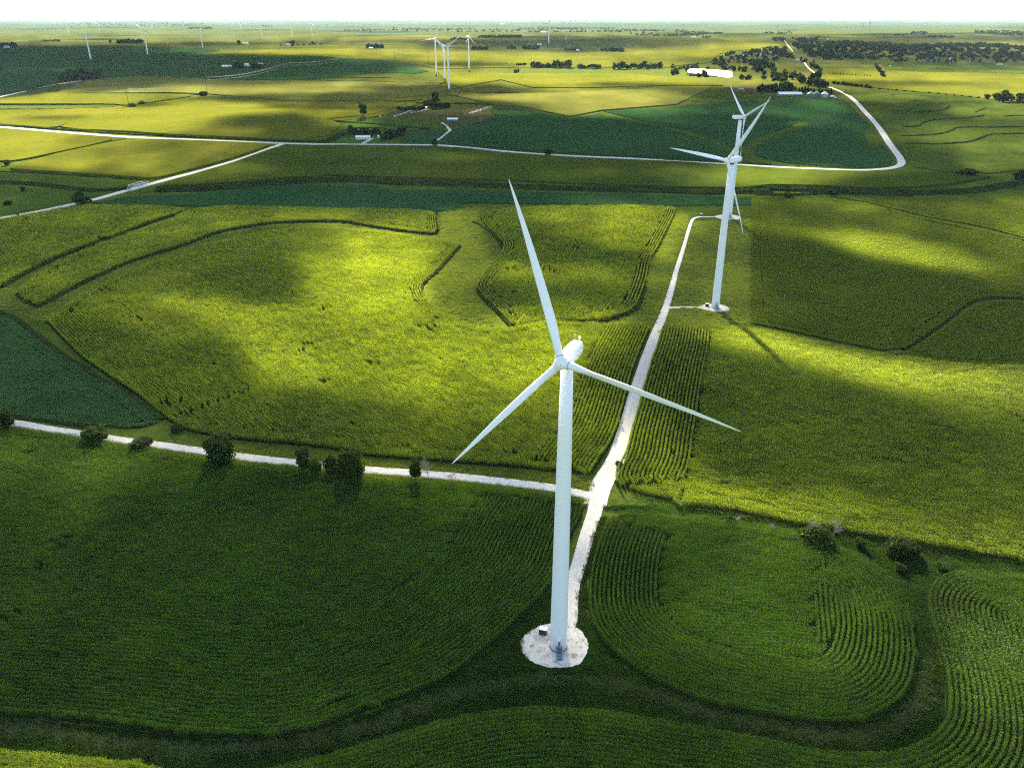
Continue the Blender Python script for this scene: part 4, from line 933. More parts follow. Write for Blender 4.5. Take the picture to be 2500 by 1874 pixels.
# creek valley weeds
for k_, (s_, w_, h_) in enumerate([
    ([('Z4', 1000, 478, 1100, 478, 1300, 480, 1500, 462, 1700, 440, 1900, 425, 2212, 415), ('Z5', 200, 628, 500, 645, 800, 650, 1100, 665, 1400, 678, 1800, 688, 2212, 698), ('Z6', 200, 705, 400, 702, 600, 698)], 18, 3.0),
    ([('Z6', 380, 690, 600, 680, 900, 690, 1200, 700, 1500, 712, 1800, 705, 2000, 680, 2212, 640, 2600, 590)], 18, 3.2),
    ([('Z6', 500, 715, 700, 720, 1000, 708, 1300, 715, 1500, 730)], 9, 1.6),
    ([('Z4', 0, 430, 150, 438, 300, 450, 450, 470, 620, 490, 760, 478, 830, 470)], 10, 2.2)]):
    bank(s_, w_, h_, ['weedy creek bed running across the middle', 'dark overgrown creek at the right', 'pale reeds in the right creek valley', 'overgrown ditch above the left pasture'][k_], n=17, seed=k_*5)
# grass: tufts on the verges, the field margins and round the pads
def tufts(poly, dens, label, sc=1., avoid=(), seed=3, kind='grass'):
    x0, y0 = poly.min(0); x1, y1 = poly.max(0); rg = np.random.default_rng(seed); n = int((x1-x0)*(y1-y0)*dens)
    x = rg.uniform(x0, x1, n); y = rg.uniform(y0, y1, n); m = inside(x, y, poly)
    for a in avoid: m &= ~inside(x, y, a)
    for l, w in ((near_road, 2.3), (lane, 2.5), (lane2, 2.2), (spur, 1.9)):
        x = x[m]; y = y[m]; d, _, _ = pdist(x, y, l[::3]); m = d > w
    x = x[m]; y = y[m]; d = np.hypot(x-b1.x, y-b1.y); m = d > 9.2; x = x[m]; y = y[m]
    d = np.hypot(x-b2.x, y-b2.y); m = d > 8; x = x[m]; y = y[m]
    plant('grass', kind, x, y, rg.uniform(-.5, .5, len(x)), label, sc=sc)
band = gpoly([('A4', -300, 1330, 0, 1345, 600, 1395, 1400, 1485, 2000, 1440), ('A5', 0, 1410, 600, 1190, 1000, 930, 1380, 570, 1560, 480, 1600, 400, 1660, 100, 1760, 60, 1740, 140, 1640, 480, 1640, 700, 1880, 1030, 2202, 1200), ('A6', 500, 1340, 1000, 1405, 1300, 1340, 1490, 1160, 1530, 1000, 1480, 680, 1330, 430, 1080, 270, 820, 180, 0, 60), ('A5', 1700, 20, 1800, 0), ('A6', 0, 0, 600, 100, 1100, 180, 2202, 370, 2600, 450, 2600, 510, 2202, 460, 1850, 420, 1640, 470, 1570, 620, 1700, 1100, 1700, 1350, 1500, 1530, 1200, 1590, 800, 1550, 200, 1425), ('A5', 2000, 1350, 1400, 1290, 1000, 1320, 600, 1410, 200, 1530), ('A4', 1800, 1660, 1200, 1720, 900, 1660, 0, 1550, -300, 1520)], it=0)
tag(drape('ditch_grass', band, .05, M['ditch'], skirt=False), 'dark ground of the grassy channel between the near fields', 'grass', kind='stuff')  # dark sheet laid in for the shade between the fields
tufts(band, .8, 'dark rough grass in the curved strip between the near corn fields', kind='grass_dark')
verge = gpoly([('A1', -300, 1060, 0, 1095, 300, 1130, 700, 1195, 1100, 1240), ('A2', 0, 1330, 500, 1362, 1000, 1400, 1600, 1460, 1700, 1500, 1640, 1640, 1440, 1600, 1000, 1545, 500, 1505, 0, 1480), ('A1', 1300, 1360, 700, 1255, 0, 1150, -300, 1110)], it=0)
tufts(verge, .7, 'grass verge along the near gravel road')
valley = gpoly([('Z5', 710, 830, 960, 790, 1010, 820, 960, 870, 1060, 990), ('A2', 1110, 10, 980, 190, 935, 260, 1030, 390, 1165, 530, 900, 515, 650, 375, 595, 300, 620, 240, 840, 20), ('Z5', 760, 1020, 600, 985, 0, 925), ('Z4', 1900, 720, 1300, 825), ('A1', 1000, 100, 380, 405, 280, 480, 110, 420, 0, 440, 0, 270, 100, 280, 200, 390, 300, 370, 850, 100), ('Z4', 1400, 755, 1700, 700, 2200, 690), ('Z5', 450, 950, 720, 970)], it=0)
tufts(valley, .30, 'yellow-green grass waterway between the corn fields', sc=1.3)
mead = gpoly([('A2', 2165, 420, 2202, 250), ('Z6', 60, 1060, 110, 890, 300, 880, 480, 870), ('A3', 474, 300, 472, 490, 0, 508), ('A2', 2120, 505)], it=0)
tufts(mead, .35, 'grass meadow around the middle-distance turbine', sc=1.3)
mead2 = gpoly([('A2', 2030, 100, 2100, 20), ('Z5', 2200, 830), ('Z6', 20, 830, 80, 850, 70, 960, 30, 1090), ('A2', 2180, 240, 2080, 500, 1700, 492, 1950, 400, 2010, 250)], it=0)
tufts(mead2, .35, 'grass strip along the left of the lane', sc=1.3)
rr_ = np.random.default_rng(5); ii = rr_.integers(0, len(ridge), 2600); xx = ridge[ii, 0]+rr_.normal(size=2600)*.9; yy = ridge[ii, 1]+rr_.normal(size=2600)*.9
xx, yy = xx[::2], yy[::2]
plant('grass', 'grass_pale', xx, yy, rr_.uniform(-.5, .5, 1300), 'windblown pale grass along the ridge of the curved strip', lift=.15, sc=1.0)
print('PLANTS', COUNT[0])
# ------------------------------------------------------------------ trees
def crown_mesh(seed, h, w, n, card, mat='tree', shape='round', base=.12, nl=9):
    rg = np.random.default_rng(seed); V = []; F = []
    lobes = []
    for i in range(nl):
        a = rg.uniform(0, 6.283)
        if shape == 'cone':
            z = rg.uniform(.1, .95); rr = (1-z)*.42+.06; r = rr*w*.45*rg.random(); lr = rr*w*.62
        elif shape == 'vase':
            z = rg.uniform(.35, .92); r = w*.26*rg.random()**.5*(.5+z*.7); lr = w*rg.uniform(.20, .30)
        else:
            z = rg.uniform(.22, .86); prof = math.sqrt(max(.05, 1-((z-.45)/.60)**2)); r = w*.34*rg.random()**.5*prof; lr = w*rg.uniform(.17, .27)
        lobes.append((r*math.cos(a), r*math.sin(a), h*(base+(1-base)*z)-lr*.35, lr))
    if shape == 'round': lobes.append((0, 0, h*.50, w*.34)); lobes.append((0, 0, h*.30, w*.33))
    wts = np.array([l[3]**2 for l in lobes]); wts /= wts.sum()
    ii = rg.choice(len(lobes), n, p=wts)
    for i in ii:
        x, y, z, r = lobes[i]
        d = rg.normal(size=3); d[2] = d[2]*.9+.25; d /= np.linalg.norm(d)
        rr = r*(rg.uniform(.45, 1.0)**.5)*(rg.uniform(.85, 1.12) if rg.random() < .85 else rg.uniform(1.1, 1.35))
        c = np.array([x, y, z])+d*rr*[1, 1, .9]
        if c[2] < h*.05: c[2] = h*.05+rg.random()*.3
        nrm = d+rg.normal(size=3)*.55; nrm /= np.linalg.norm(nrm)
        a = np.cross(nrm, rg.normal(size=3)); a /= np.linalg.norm(a)+1e-9; b = np.cross(nrm, a)
        s = card*rg.uniform(.4, 1.7); k = len(V)
        V += [c-a*s-b*s*.45, c+a*s*.3-b*s*.9, c+a*s+b*s*.35, c-a*s*.2+b*s]
        F.append((k, k+1, k+2, k+3))
    return mesh('crown', V, F, [M[mat]], do_link=False)
def limb_mesh(seed, h, w, r0, branches=7, mat='bark', depth=2, low=.22):
    rg = np.random.default_rng(seed); m = MB()
    def go(p, d, l, r, k):
        n = 3; q = p.copy(); dd = d.copy()
        for i in range(n):
            dd = dd+rg.normal(size=3)*.10; dd /= np.linalg.norm(dd); q2 = q+dd*l/n; r2 = r*(1-.22)
            m.tube(q, q2, r, r2, 6, cap=False); q = q2; r = r2
            if k > 0:
                for _ in range(branches//n+1):
                    a = rg.uniform(0, 6.283); u = rg.uniform(.35, .9)
                    nd = np.array([math.cos(a)*u, math.sin(a)*u, 0])+dd*.75; nd /= np.linalg.norm(nd)
                    go(q.copy(), nd, l*rg.uniform(.42, .62), r*.5, k-1)
    m.tube((0, 0, -.3), (0, 0, h*low), r0*1.25, r0, 8)
    go(np.array([0, 0, h*low]), np.array([rg.normal()*.08, rg.normal()*.08, 1.]), h*.55, r0, depth)
    return m.build('trunk', M[mat], do_link=False)
BIGT = [(crown_mesh(101, 8, 8.2, 5200, .26, nl=11), limb_mesh(1, 8, 8, .22)), (crown_mesh(102, 8, 7.6, 4800, .25, nl=13), limb_mesh(2, 8, 8, .2)),
        (crown_mesh(103, 9.5, 6.4, 4600, .25, shape='vase', nl=13), limb_mesh(3, 9.5, 6, .24)), (crown_mesh(104, 8, 8, 3600, .24, 'tree_light', nl=11), limb_mesh(4, 8, 8, .16)),
        (crown_mesh(105, 8, 9.5, 4200, .26, nl=8), limb_mesh(5, 8, 8, .2))]
MIDT = [(crown_mesh(111+i, 10, 9.5 if s == 'round' else 7, 700, .62, m_, s, nl=8), limb_mesh(11+i, 10, 9, .3, 4, depth=1)) for i, (s, m_) in enumerate([('round', 'tree'), ('round', 'tree'), ('vase', 'tree'), ('round', 'tree_light')])]
def far_tree_data(seed, shape='round', mat='tree', w=10):
    c = crown_mesh(seed, 10, w, 130, 1.35, mat, shape, nl=7)
    vs = [tuple(v.co) for v in c.data.vertices]; fs = [tuple(p.vertices) for p in c.data.polygons]
    m = MB(); m.add(vs, fs, 0); m.tube((0, 0, -1), (0, 0, 5), .35, .25, 5, m=1)
    return m.build('tree', [M[mat], M['bark']], do_link=False).data
FART = [far_tree_data(121+i, mat='wood') for i in range(4)]+[far_tree_data(126, 'vase', w=8), far_tree_data(127, 'round', 'tree_light')]
CEDAR = far_tree_data(131, 'cone', 'wood', w=6)
nm_ = lambda z: dict(round='tree')[z]
def tree_at(p, w, h, label, kind=0, big=True, name='tree', group=None, seed=0, cat='tree'):
    if 'bush' in label and 'bushy' not in label or 'thicket' in label: name = cat = 'bush'
    rg = random.Random(seed*131+int(p.x*7)+int(p.y*3))
    crown, trunk = (BIGT if big else MIDT)[kind]
    r = empty(name, p, rg.uniform(0, 6.28))
    c = crown.copy(); link(c, r); t_ = trunk.copy(); link(t_, r)
    me = crown.data; hx = 8.0 if big and kind != 2 else (9.5 if big else 10.0)
    wx = max(v.co.x for v in me.vertices)-min(v.co.x for v in me.vertices)
    r.scale = (w/wx, w/wx, h/hx*1.0)
    return tag(r, label, cat, group)
def from_photo(z, bx, by, wz, hz_):
    """metre size of something wz x hz_ zone pixels big whose foot is at bx, by"""
    p = gp(z, bx, by); k = ZN[z][2]; D = math.hypot(p.y, CAMZ-p.z); D = math.sqrt(p.x**2+D*D); th = math.asin((CAMZ-p.z)/D)
    w = wz/k*D/FPX*.98; h = max(.55*w*.9, (hz_/k*D/FPX-.35*w*math.sin(th))/math.cos(th))
    return p, w, h
for z, x, y, w, hh, kd, lb in [
    ('A1', 50, 1150, 100, 120, 0, 'small dark tree beside the near road, cut by the left edge of the photo'), ('A1', 612, 1238, 150, 122, 1, 'dark round bushy tree in front of the near road, second from the left'),
    ('A1', 905, 1283, 128, 92, 1, 'low dark bushy tree, the smallest full one along the near road'), ('A1', 1405, 1362, 258, 205, 0, 'broad domed dark tree, widest along the near road'),
    ('B1', 955, 545, 135, 190, 2, 'dark upright tree at the left end of the roadside clump'), ('B1', 1050, 552, 115, 130, 3, 'lighter green low tree inside the roadside clump'),
    ('B1', 1175, 565, 150, 165, 4, 'dark middle tree of the roadside clump'), ('B1', 1320, 600, 225, 265, 0, 'tallest very dark tree at the right end of the roadside clump'),
    ('B1', 1815, 610, 112, 180, 2, 'narrow dark tree beside the grey leafless tree on the near road'),
    ('A6', 335, 112, 95, 55, 4, 'small bush with grey twigs at the left of the right-hand hedge line'), ('A6', 905, 232, 215, 120, 4, 'wide dark thicket with grey twigs above the rounded corn field'),
    ('A6', 1425, 305, 200, 100, 0, 'dark bush casting a long shadow where the two right fields meet'), ('A6', 1700, 405, 90, 50, 1, 'low dark bush in the grass at the right, nearest the corner field'),
    ('A6', 1412, 415, 60, 55, 3, 'small yellow-green bush at the gap between the right fields'), ('A6', 1165, 262, 65, 70, 3, 'thin young tree between the two dark thickets'),
    ('A1', 1112, 1172, 85, 50, 4, 'low bush at the lower corner of the domed field'), ('A2', 1845, 1400, 50, 50, 3, 'small bush at the right edge of the lane above the junction')]:
    p, w, h = from_photo(z, x, y, w, hh); tree_at(p, w, h, lb, kd)
def bare_tree(seed): return limb_mesh(seed, 6, 4, .12, 9, 'bare', 3, .15)
def bare_at(z, x, y, hh, lb, seed):
    p, w, h = from_photo(z, x, y, 30, hh); r = empty('leafless_tree', p, seed); o = bare_tree(seed); o.name = 'branches'; link(o, r); r.scale = (h/6,)*3
    tag(r, lb, 'tree')
bare_at('B1', 1915, 605, 145, 'grey leafless tree beside the near road, right of the narrow dark tree', 3)
bare_at('B1', 2103, 645, 125, 'thin leafless sapling in front of the near road, left of the foreground tower', 4)
bare_at('A6', 600, 168, 62, 'small grey leafless tree in the right-hand hedge line', 5)
bare_at('A6', 860, 215, 120, 'grey leafless tree at the left of the wide thicket', 6)
bare_at('A6', 990, 210, 115, 'grey leafless tree at the right of the wide thicket', 7)
bare_at('A6', 370, 100, 60, 'grey leafless shrub behind the small hedge-line bush', 8)
for z, x, y, w, hh, kd, lb in [
    ('Z4', 525, 570, 98, 78, 0, 'dark round tree standing on the white road at the left'), ('Z4', 50, 322, 46, 32, 1, 'small round tree at the far left corner of the wedge field'),
    ('Z4', 52, 573, 40, 30, 0, 'round bush in the pasture at the left edge'), ('Z4', 152, 487, 36, 30, 1, 'small bush in the pasture beside a pale stone'),
    ('Z4', 578, 556, 24, 18, 3, 'tiny bush just right of the round roadside tree'), ('Z4', 115, 645, 16, 14, 1, 'tiny post-like shrub on the white road near the left edge'),
    ('Z4', 720, 482, 40, 20, 4, 'low bush left of the truss bridge'), ('Z4', 890, 448, 40, 14, 4, 'low bush behind the truss bridge'), ('Z4', 1030, 490, 60, 24, 4, 'creekside bush right of the truss bridge'),
    ('Z5', 1398, 470, 66, 56, 1, 'dark round tree beside the white road in the centre'), ('Z5', 678, 406, 42, 46, 0, 'dark round tree where the farm track meets the white road'),
    ('Z5', 226, 226, 62, 82, 2, 'lone tall dark tree at the edge of the yellow slope'), ('Z5', 684, 160, 64, 88, 2, 'tallest dark tree of the hill farm in the centre'),
    ('Z5', 638, 160, 64, 52, 0, 'round tree left of the tallest farm tree'), ('Z5', 728, 168, 60, 40, 4-1, 'lower tree right of the tallest farm tree'),
    ('Z6', 995, 718, 48, 38, 0, 'dark round bush in the creek valley at the right'), ('Z6', 712, 735, 72, 30, 3, 'pale spreading bush in the creek valley'),
    ('Z6', 1800, 592, 46, 32, 0, 'left small tree of the three at the right creek bend'), ('Z6', 1872, 602, 84, 50, 1, 'largest tree of the three at the right creek bend'),
    ('Z6', 2190, 622, 72, 56, 0, 'dark tree at the right edge below the terraces'), ('Z6', 1975, 113, 36, 32, 1, 'left tree of three along the right field edge'),
    ('Z6', 2075, 127, 92, 62, 0, 'broad middle tree of three along the right field edge'), ('Z6', 2188, 132, 62, 52, 1, 'right tree of three at the photo edge'),
    ('Z1', 850, 684, 52, 28, 1, 'left bush at the foot of the nearest transmission pole'), ('Z1', 908, 664, 42, 18, 0, 'right bush beside the nearest transmission pole'), ('Z1', 1290, 613, 62, 22, 1, 'bush at the foot of the second transmission pole')]:
    p, w, h = from_photo(z, x, y, w, hh); tree_at(p, w, h, lb, min(kd, 3), big=False)
back = []
def small_tree(p, w, h, label, group, k=None, name='tree', cat='tree'):
    if 'hazy' in label or 'tiny tree in' in label: back.append((p, w*1.1, h)); return
    if 'bush' in label and name == 'tree': name = cat = 'bush'
    if 'orchard' in label: name = 'sapling'
    me = CEDAR if name == 'cedar' else FART[k if k is not None else rnd.randrange(6)]
    o = bpy.data.objects.new(name, me); COL.objects.link(o); o.location = p-Vector((0, 0, .3)); o.rotation_euler = (0, 0, rnd.uniform(0, 6.28))
    b = 6 if name == 'cedar' else 9.0
    o.scale = (w/b, w/b, h/10); tag(o, label, cat, group); return o
def tree_row(z, x0, y0, x1, y1, n, w, hh, label, jit=3, name='tree'):
    for i in range(n):
        f = (i+.5)/n; p, ww, h = from_photo(z, x0+(x1-x0)*f+rnd.uniform(-1, 1)*jit, y0+(y1-y0)*f+rnd.uniform(-.3, .3)*jit, w*rnd.uniform(.75, 1.25), hh*rnd.uniform(.75, 1.2))
        small_tree(p, ww, min(h, 24), label, label, name=name)
for a in [
    ('B3', 110, 600, 230, 600, 2, 120, 90, 'dark tree at the left end of the grove behind the long white house'), ('B3', 240, 592, 540, 598, 7, 80, 62, 'dark tree in the grove behind the long white house'),
    ('B3', 560, 690, 860, 600, 8, 95, 85, 'dark tree in the grove right of the long white house'), ('B3', 600, 600, 900, 575, 5, 80, 60, 'dark tree at the back right of the white house grove'), ('B3', 260, 560, 520, 560, 4, 80, 50, 'tree at the back of the white house grove'),
    ('Z5', 450, 184, 612, 176, 9, 34, 24, 'low dark tree in the hedge beside the white trailer'), ('Z5', 740, 170, 770, 158, 2, 36, 30, 'low tree at the right end of the hill farm trees'), ('Z5', 655, 170, 720, 172, 3, 40, 34, 'low tree in front of the hill farm trees'),
    ('B2', 10, 405, 430, 410, 7, 130, 130, 'dark tree left of the long white-roofed barn'), ('B2', 470, 385, 740, 372, 4, 140, 170, 'tall dark tree behind the long white-roofed barn'), ('B2', 60, 350, 400, 330, 4, 120, 110, 'dark tree at the back of the barn grove'),
    ('B2', 885, 150, 1020, 190, 2, 120, 95, 'round tree between the farm and the village'), ('B2', 1080, 250, 1190, 240, 2, 120, 130, 'loose lighter tree beside the farm road'), ('B2', 1230, 275, 1480, 300, 5, 120, 120, 'dark tree at the end of the farm road'), ('B2', 1150, 110, 1330, 110, 4, 100, 130, 'tall dark tree along the village road'),
    ('Z3', 985, 532, 1250, 562, 9, 26, 18, 'small bush in the hedge line right of the farm'), ('Z3', 1270, 565, 1950, 625, 13, 15, 9, 'tiny bush in the long hedge line at the right'),
    ('Z3', 965, 472, 1240, 488, 15, 7, 10, 'tiny young tree in the orchard row'), ('Z3', 1268, 425, 1322, 495, 9, 22, 22, 'dark tree in the short slanting windbreak at the right'),
    ('Z1', 380, 524, 640, 503, 12, 42, 44, 'dark tree in the dense oval grove at the upper left'), ('Z1', 400, 510, 640, 490, 10, 42, 42, 'tree in the middle of the oval grove at the upper left'), ('Z1', 430, 495, 630, 480, 8, 42, 38, 'tree at the back of the oval grove at the upper left'),
    ('Z1', 0, 303, 105, 300, 5, 30, 28, 'dark tree at the far left farm'), ('Z1', 745, 277, 905, 277, 9, 30, 26, 'dark tree at the farm between the left turbines'), ('Z1', 275, 263, 385, 263, 6, 15, 9, 'tiny tree in a far row at the upper left'), ('Z1', 695, 273, 705, 273, 1, 16, 14, 'tiny lone tree left of the farm between the turbines'),
    ('Z1', 1520, 285, 1530, 285, 1, 24, 22, 'small tree at a far farm left of the white barn'), ('Z1', 1830, 290, 1870, 290, 3, 30, 26, 'tree beside the white barn, upper left'), ('Z1', 1770, 290, 2060, 286, 8, 18, 9, 'tiny tree in the far row by the white barn'), ('Z1', 1980, 284, 1995, 284, 1, 26, 16, 'small lone tree right of the white barn'),
    ('Z1', 1490, 436, 1540, 438, 3, 34, 34, 'dark tree at the shaded farm, left group'), ('Z1', 1590, 438, 1665, 436, 4, 34, 30, 'dark tree at the shaded farm, right group'),
    ('Z2', 250, 308, 360, 308, 6, 26, 24, 'dark tree at the small farm left of the turbine cluster'), ('Z2', 780, 256, 885, 256, 6, 22, 15, 'hazy tree behind the turbine cluster'), ('Z2', 965, 242, 1232, 243, 15, 30, 26, 'hazy dark tree in the far wood right of the turbines'),
    ('Z2', 915, 320, 1010, 320, 6, 28, 26, 'dark tree in the short row right of the turbines'), ('Z2', 1140, 316, 1192, 318, 3, 28, 26, 'dark tree of a trio in the upper centre'), ('Z2', 1242, 318, 1330, 318, 5, 30, 32, 'dark tree of a tight clump in the upper centre'), ('Z2', 1503, 324, 1612, 327, 5, 22, 18, 'small tree at a far farm, upper centre right'),
    ('Z2', 1738, 331, 1882, 332, 9, 26, 26, 'dark tree of the low wood in the upper centre right'), ('Z2', 1128, 412, 1130, 412, 1, 13, 12, 'tiny lone tree in the yellow fields'), ('Z2', 1205, 417, 1258, 418, 2, 28, 18, 'round tree of a pair left of the hedgerow'), ('Z2', 1186, 467, 1215, 462, 2, 22, 24, 'small tree below the hedgerow in the yellow field'),
    ('Z2', 1295, 432, 1550, 430, 13, 36, 34, 'dark tree in the left part of the long hedgerow'), ('Z2', 1592, 434, 1735, 434, 8, 26, 22, 'dark tree in the middle part of the long hedgerow'), ('Z2', 1812, 440, 2122, 434, 12, 34, 34, 'dark tree in the right part of the long hedgerow'), ('Z2', 2185, 432, 2212, 478, 2, 34, 34, 'dark tree at the right end of the long hedgerow')]:
    tree_row(*a)
for x, y, h_ in [(810, 352, 62), (888, 402, 90), (945, 408, 100), (1005, 412, 125), (1075, 405, 120), (1145, 402, 80), (1205, 405, 70), (1320, 422, 95), (1385, 425, 75), (1450, 425, 85), (1505, 432, 85), (1572, 446, 110)]:
    p, w, h = from_photo('B2', x, y, 66, h_); small_tree(p, w, max(h, 7), 'dark pointed cedar in the row behind the grain bins', 'cedars behind the grain bins', name='cedar')
def fill(segs, n, hmin, hmax, label, seed):
    poly = gpoly(segs, it=0, step=6); rg = random.Random(seed); x0, y0 = poly.min(0); x1, y1 = poly.max(0); out = []
    while len(out) < n:
        x = rg.uniform(x0, x1); y = rg.uniform(y0, y1)
        if inside(np.array([x]), np.array([y]), poly)[0]: out.append(Vector((x, y, float(hgt(x, y)))))
    return out
VW = [(('Z3', 740, 285, 1110, 268, 1300, 275, 1530, 292, 1930, 278, 2400, 330, 2400, 395, 2150, 405, 1900, 398, 1750, 405, 1500, 395, 1380, 400, 1200, 378, 1050, 385, 860, 375, 770, 335), 26, 900, 'dark tree on the near edge of the village woods'),
      (('Z3', 225, 395, 300, 355, 450, 330, 600, 312, 700, 308, 740, 340, 780, 378, 640, 388, 480, 398, 450, 405, 350, 410), 12, 80, 'dark tree in the left part of the village'),
      (('Z3', 470, 402, 560, 402, 640, 440, 620, 482, 520, 478, 495, 430), 8, 26, 'dark tree in the wood below the village'),
      (('Z3', 225, 395, 330, 412, 350, 455, 450, 440, 455, 460, 340, 462, 300, 440), 6, 12, 'dark tree in the strip left of the village'),
      (('Z3', 785, 380, 830, 378, 850, 400, 915, 440, 912, 500, 872, 500, 862, 455), 10, 0, 'dark tree lining the village road'),
      (('Z3', 480, 512, 600, 492, 740, 484, 850, 505, 950, 525, 900, 535, 780, 528, 600, 524), 8, 14, 'dark tree in the belt between village and farm'),
      (('Z3', -20, 440, 60, 425, 210, 440, 215, 452, 100, 454, 60, 462, 15, 485, -20, 480), 7, 7, 'dark tree on the far bank of the pond'),
      (('Z3', 135, 492, 205, 496, 205, 488, 135, 484), 6, 0, 'dark tree on the near bank of the pond'),
      (('Z3', 360, 505, 470, 512, 470, 495, 365, 490), 4, 0, 'dark tree at the right end of the pond')]
for i, (sg, n1, n2, lb) in enumerate(VW):
    pts = fill([sg], n1+n2, 11, 17, lb, 50+i); pts.sort(key=lambda p: p.y)
    for j, p in enumerate(pts):
        w = rnd.uniform(9, 15); h = rnd.uniform(9, 17)
        if j < n1: small_tree(p, w, h, lb, lb)
        else: back.append((p, w*(1.9 if i == 0 else 1.5), h*1.1))
for sg, n in [(('Z3', 610, 248, 690, 244, 690, 266, 605, 266), 30), (('Z3', 740, 248, 905, 240, 900, 268, 800, 276), 60), (('Z3', 640, 206, 750, 206, 750, 215, 640, 216), 20), (('Z3', 550, 210, 630, 208, 630, 220, 560, 220), 14), (('Z3', 1370, 224, 1470, 222, 1470, 230, 1370, 230), 14), (('Z3', 1590, 232, 1765, 236, 1765, 247, 1600, 245), 40), (('Z3', 160, 240, 230, 238, 230, 245, 165, 245), 12)]:
    for p in fill([sg], n, 10, 15, '', 7+n): back.append((p, rnd.uniform(10, 16)*1.3, rnd.uniform(10, 17)))
for lbl, xs, sc_ in [(('Z2', 100, 190, 420, 180, 700, 186, 930, 182, 1130, 184, 1500, 170, 1900, 180, 2212, 205, 2212, 235, 1950, 235, 1880, 215, 1400, 205, 1000, 205, 100, 205), 420, 1.8), (('Z1', 400, 150, 900, 135, 1300, 150, 1300, 165, 900, 180, 500, 165), 260, 2.2), (('Z1', 1200, 178, 1350, 176, 1350, 188, 1200, 188), 60, 1.6), (('Z1', 1650, 160, 1730, 158, 1730, 172, 1650, 172), 50, 1.8), (('Z3', 1900, 195, 2400, 205, 2400, 240, 2050, 225, 1900, 210), 160, 1.6), (('Z3', 1500, 210, 1600, 205, 1580, 228, 1480, 225), 50, 1.5), (('Z3', 0, 195, 60, 200, 300, 215, 300, 222, 0, 235), 80, 1.5)]:
    for p in fill([lbl], xs, 10, 15, '', 3+xs): back.append((p, rnd.uniform(12, 18)*sc_, rnd.uniform(11, 17)))
V_all = []; F_all = []; src = []
for me in FART[:4]:
    c_ = np.array([v.co for v in me.vertices if True]); f_ = [tuple(q.vertices) for q in me.polygons if len(q.vertices) == 4 and q.material_index == 0][::2]
    src.append((c_, np.array(f_)))
nb_ = 0
for p, w, h in back:
    c_, f_ = src[rnd.randrange(4)]; a = rnd.uniform(0, 6.28); ca, sa = math.cos(a), math.sin(a)
    q = np.stack([(c_[:, 0]*ca-c_[:, 1]*sa)*w/9+p.x, (c_[:, 0]*sa+c_[:, 1]*ca)*w/9+p.y, c_[:, 2]*h/10+p.z-.3], -1)
    V_all.append(q); F_all.append(f_+nb_); nb_ += len(c_)
tag(mesh('woodland', np.concatenate(V_all), np.concatenate(F_all), M['wood']), 'dense dark woods around the village and far woods on the horizon', 'woodland', kind='stuff')

# ------------------------------------------------------------------ buildings
def house(name, L, W, H, RH, wall, roof, cat, label, p, rz, windows=0, over=.4, door=False, chimney=False, group=None):
    r = empty(name, p, rz); m = MB()
    V = [(-L/2, -W/2, -.5), (L/2, -W/2, -.5), (L/2, W/2, -.5), (-L/2, W/2, -.5), (-L/2, -W/2, H), (L/2, -W/2, H), (L/2, W/2, H), (-L/2, W/2, H), (-L/2, 0, H+RH), (L/2, 0, H+RH)]
    m.add(V, [(0, 1, 5, 4), (2, 3, 7, 6), (1, 2, 6, 9, 5), (3, 0, 4, 8, 7)]); m.build('wall', M[wall], r)
    m = MB(); t_ = .18; o_ = over; k = RH/(W/2)
    for s in (-1, 1):
        a = [(-L/2-o_, s*(W/2+o_), H-k*o_+.03), (L/2+o_, s*(W/2+o_), H-k*o_+.03), (L/2+o_, 0, H+RH+.03), (-L/2-o_, 0, H+RH+.03)]
        b = [(x, y, z+t_) for x, y, z in a]
        m.add(a+b, [(0, 1, 2, 3), (4, 5, 6, 7), (0, 1, 5, 4), (1, 2, 6, 5), (2, 3, 7, 6), (3, 0, 4, 7)])
    ro = m.build('roof', M[roof], r)
    if chimney: m = MB(); m.box(L*.2, -.3, H+RH*.6, L*.2+.6, .3, H+RH+1.0); m.build('chimney', M['concrete'], ro)
    for i in range(windows):
        x = -L/2+L*(i+.5)/windows
        if door and i == windows//2: continue
        m = MB(); m.box(x-.75, -W/2-.06, H*.38, x+.75, -W/2-.003, H*.80); m.build('window', M['glass'], r)
    if door: m = MB(); x = -L/2+L*(windows//2+.5)/max(1, windows); m.box(x-.5, -W/2-.06, 0, x+.5, -W/2-.003, 2.1); m.build('door', M['barn_wall'], r)
    return tag(r, label, cat, group)
def hs(z, x, y, *a, rz=0, **k): return house(a[0], *a[1:5], a[5], a[6], a[7], a[8], gp(z, x, y), rz, **k)
hs('B3', 312, 662, 'farmhouse', 18, 6.5, 3.0, 1.3, 'wall_white', 'roof_white', 'house', 'long low white house with dark windows beside the white road', rz=.05, windows=5, door=True)
hs('B3', 1523, 425, 'metal_shed', 15, 8, 3.4, 1.6, 'barn_wall', 'roof_white', 'shed', 'metal shed with a pale roof on the worn brown yard', rz=-.05, windows=0)
hs('B3', 1112, 258, 'trailer', 15, 5, 2.9, .8, 'wall_white', 'roof_white', 'trailer', 'white trailer home in front of the hill farm hedge', rz=.05, windows=4)
hs('B3', 1322, 252, 'shed', 4, 3.5, 2.4, .9, 'wall_white', 'roof_white', 'shed', 'very small white shed right of the trailer', rz=.3)
hs('B3', 545, 645, 'shed', 6, 3, 2.2, .8, 'wall_white', 'roof_white', 'shed', 'small white shed right of the long white house', rz=-.3)
hs('B2', 680, 492, 'barn', 46, 17, 4.6, 3.8, 'barn_wall', 'roof_white', 'barn', 'very long barn with a bright white roof at the right farm', rz=-.02, windows=7)
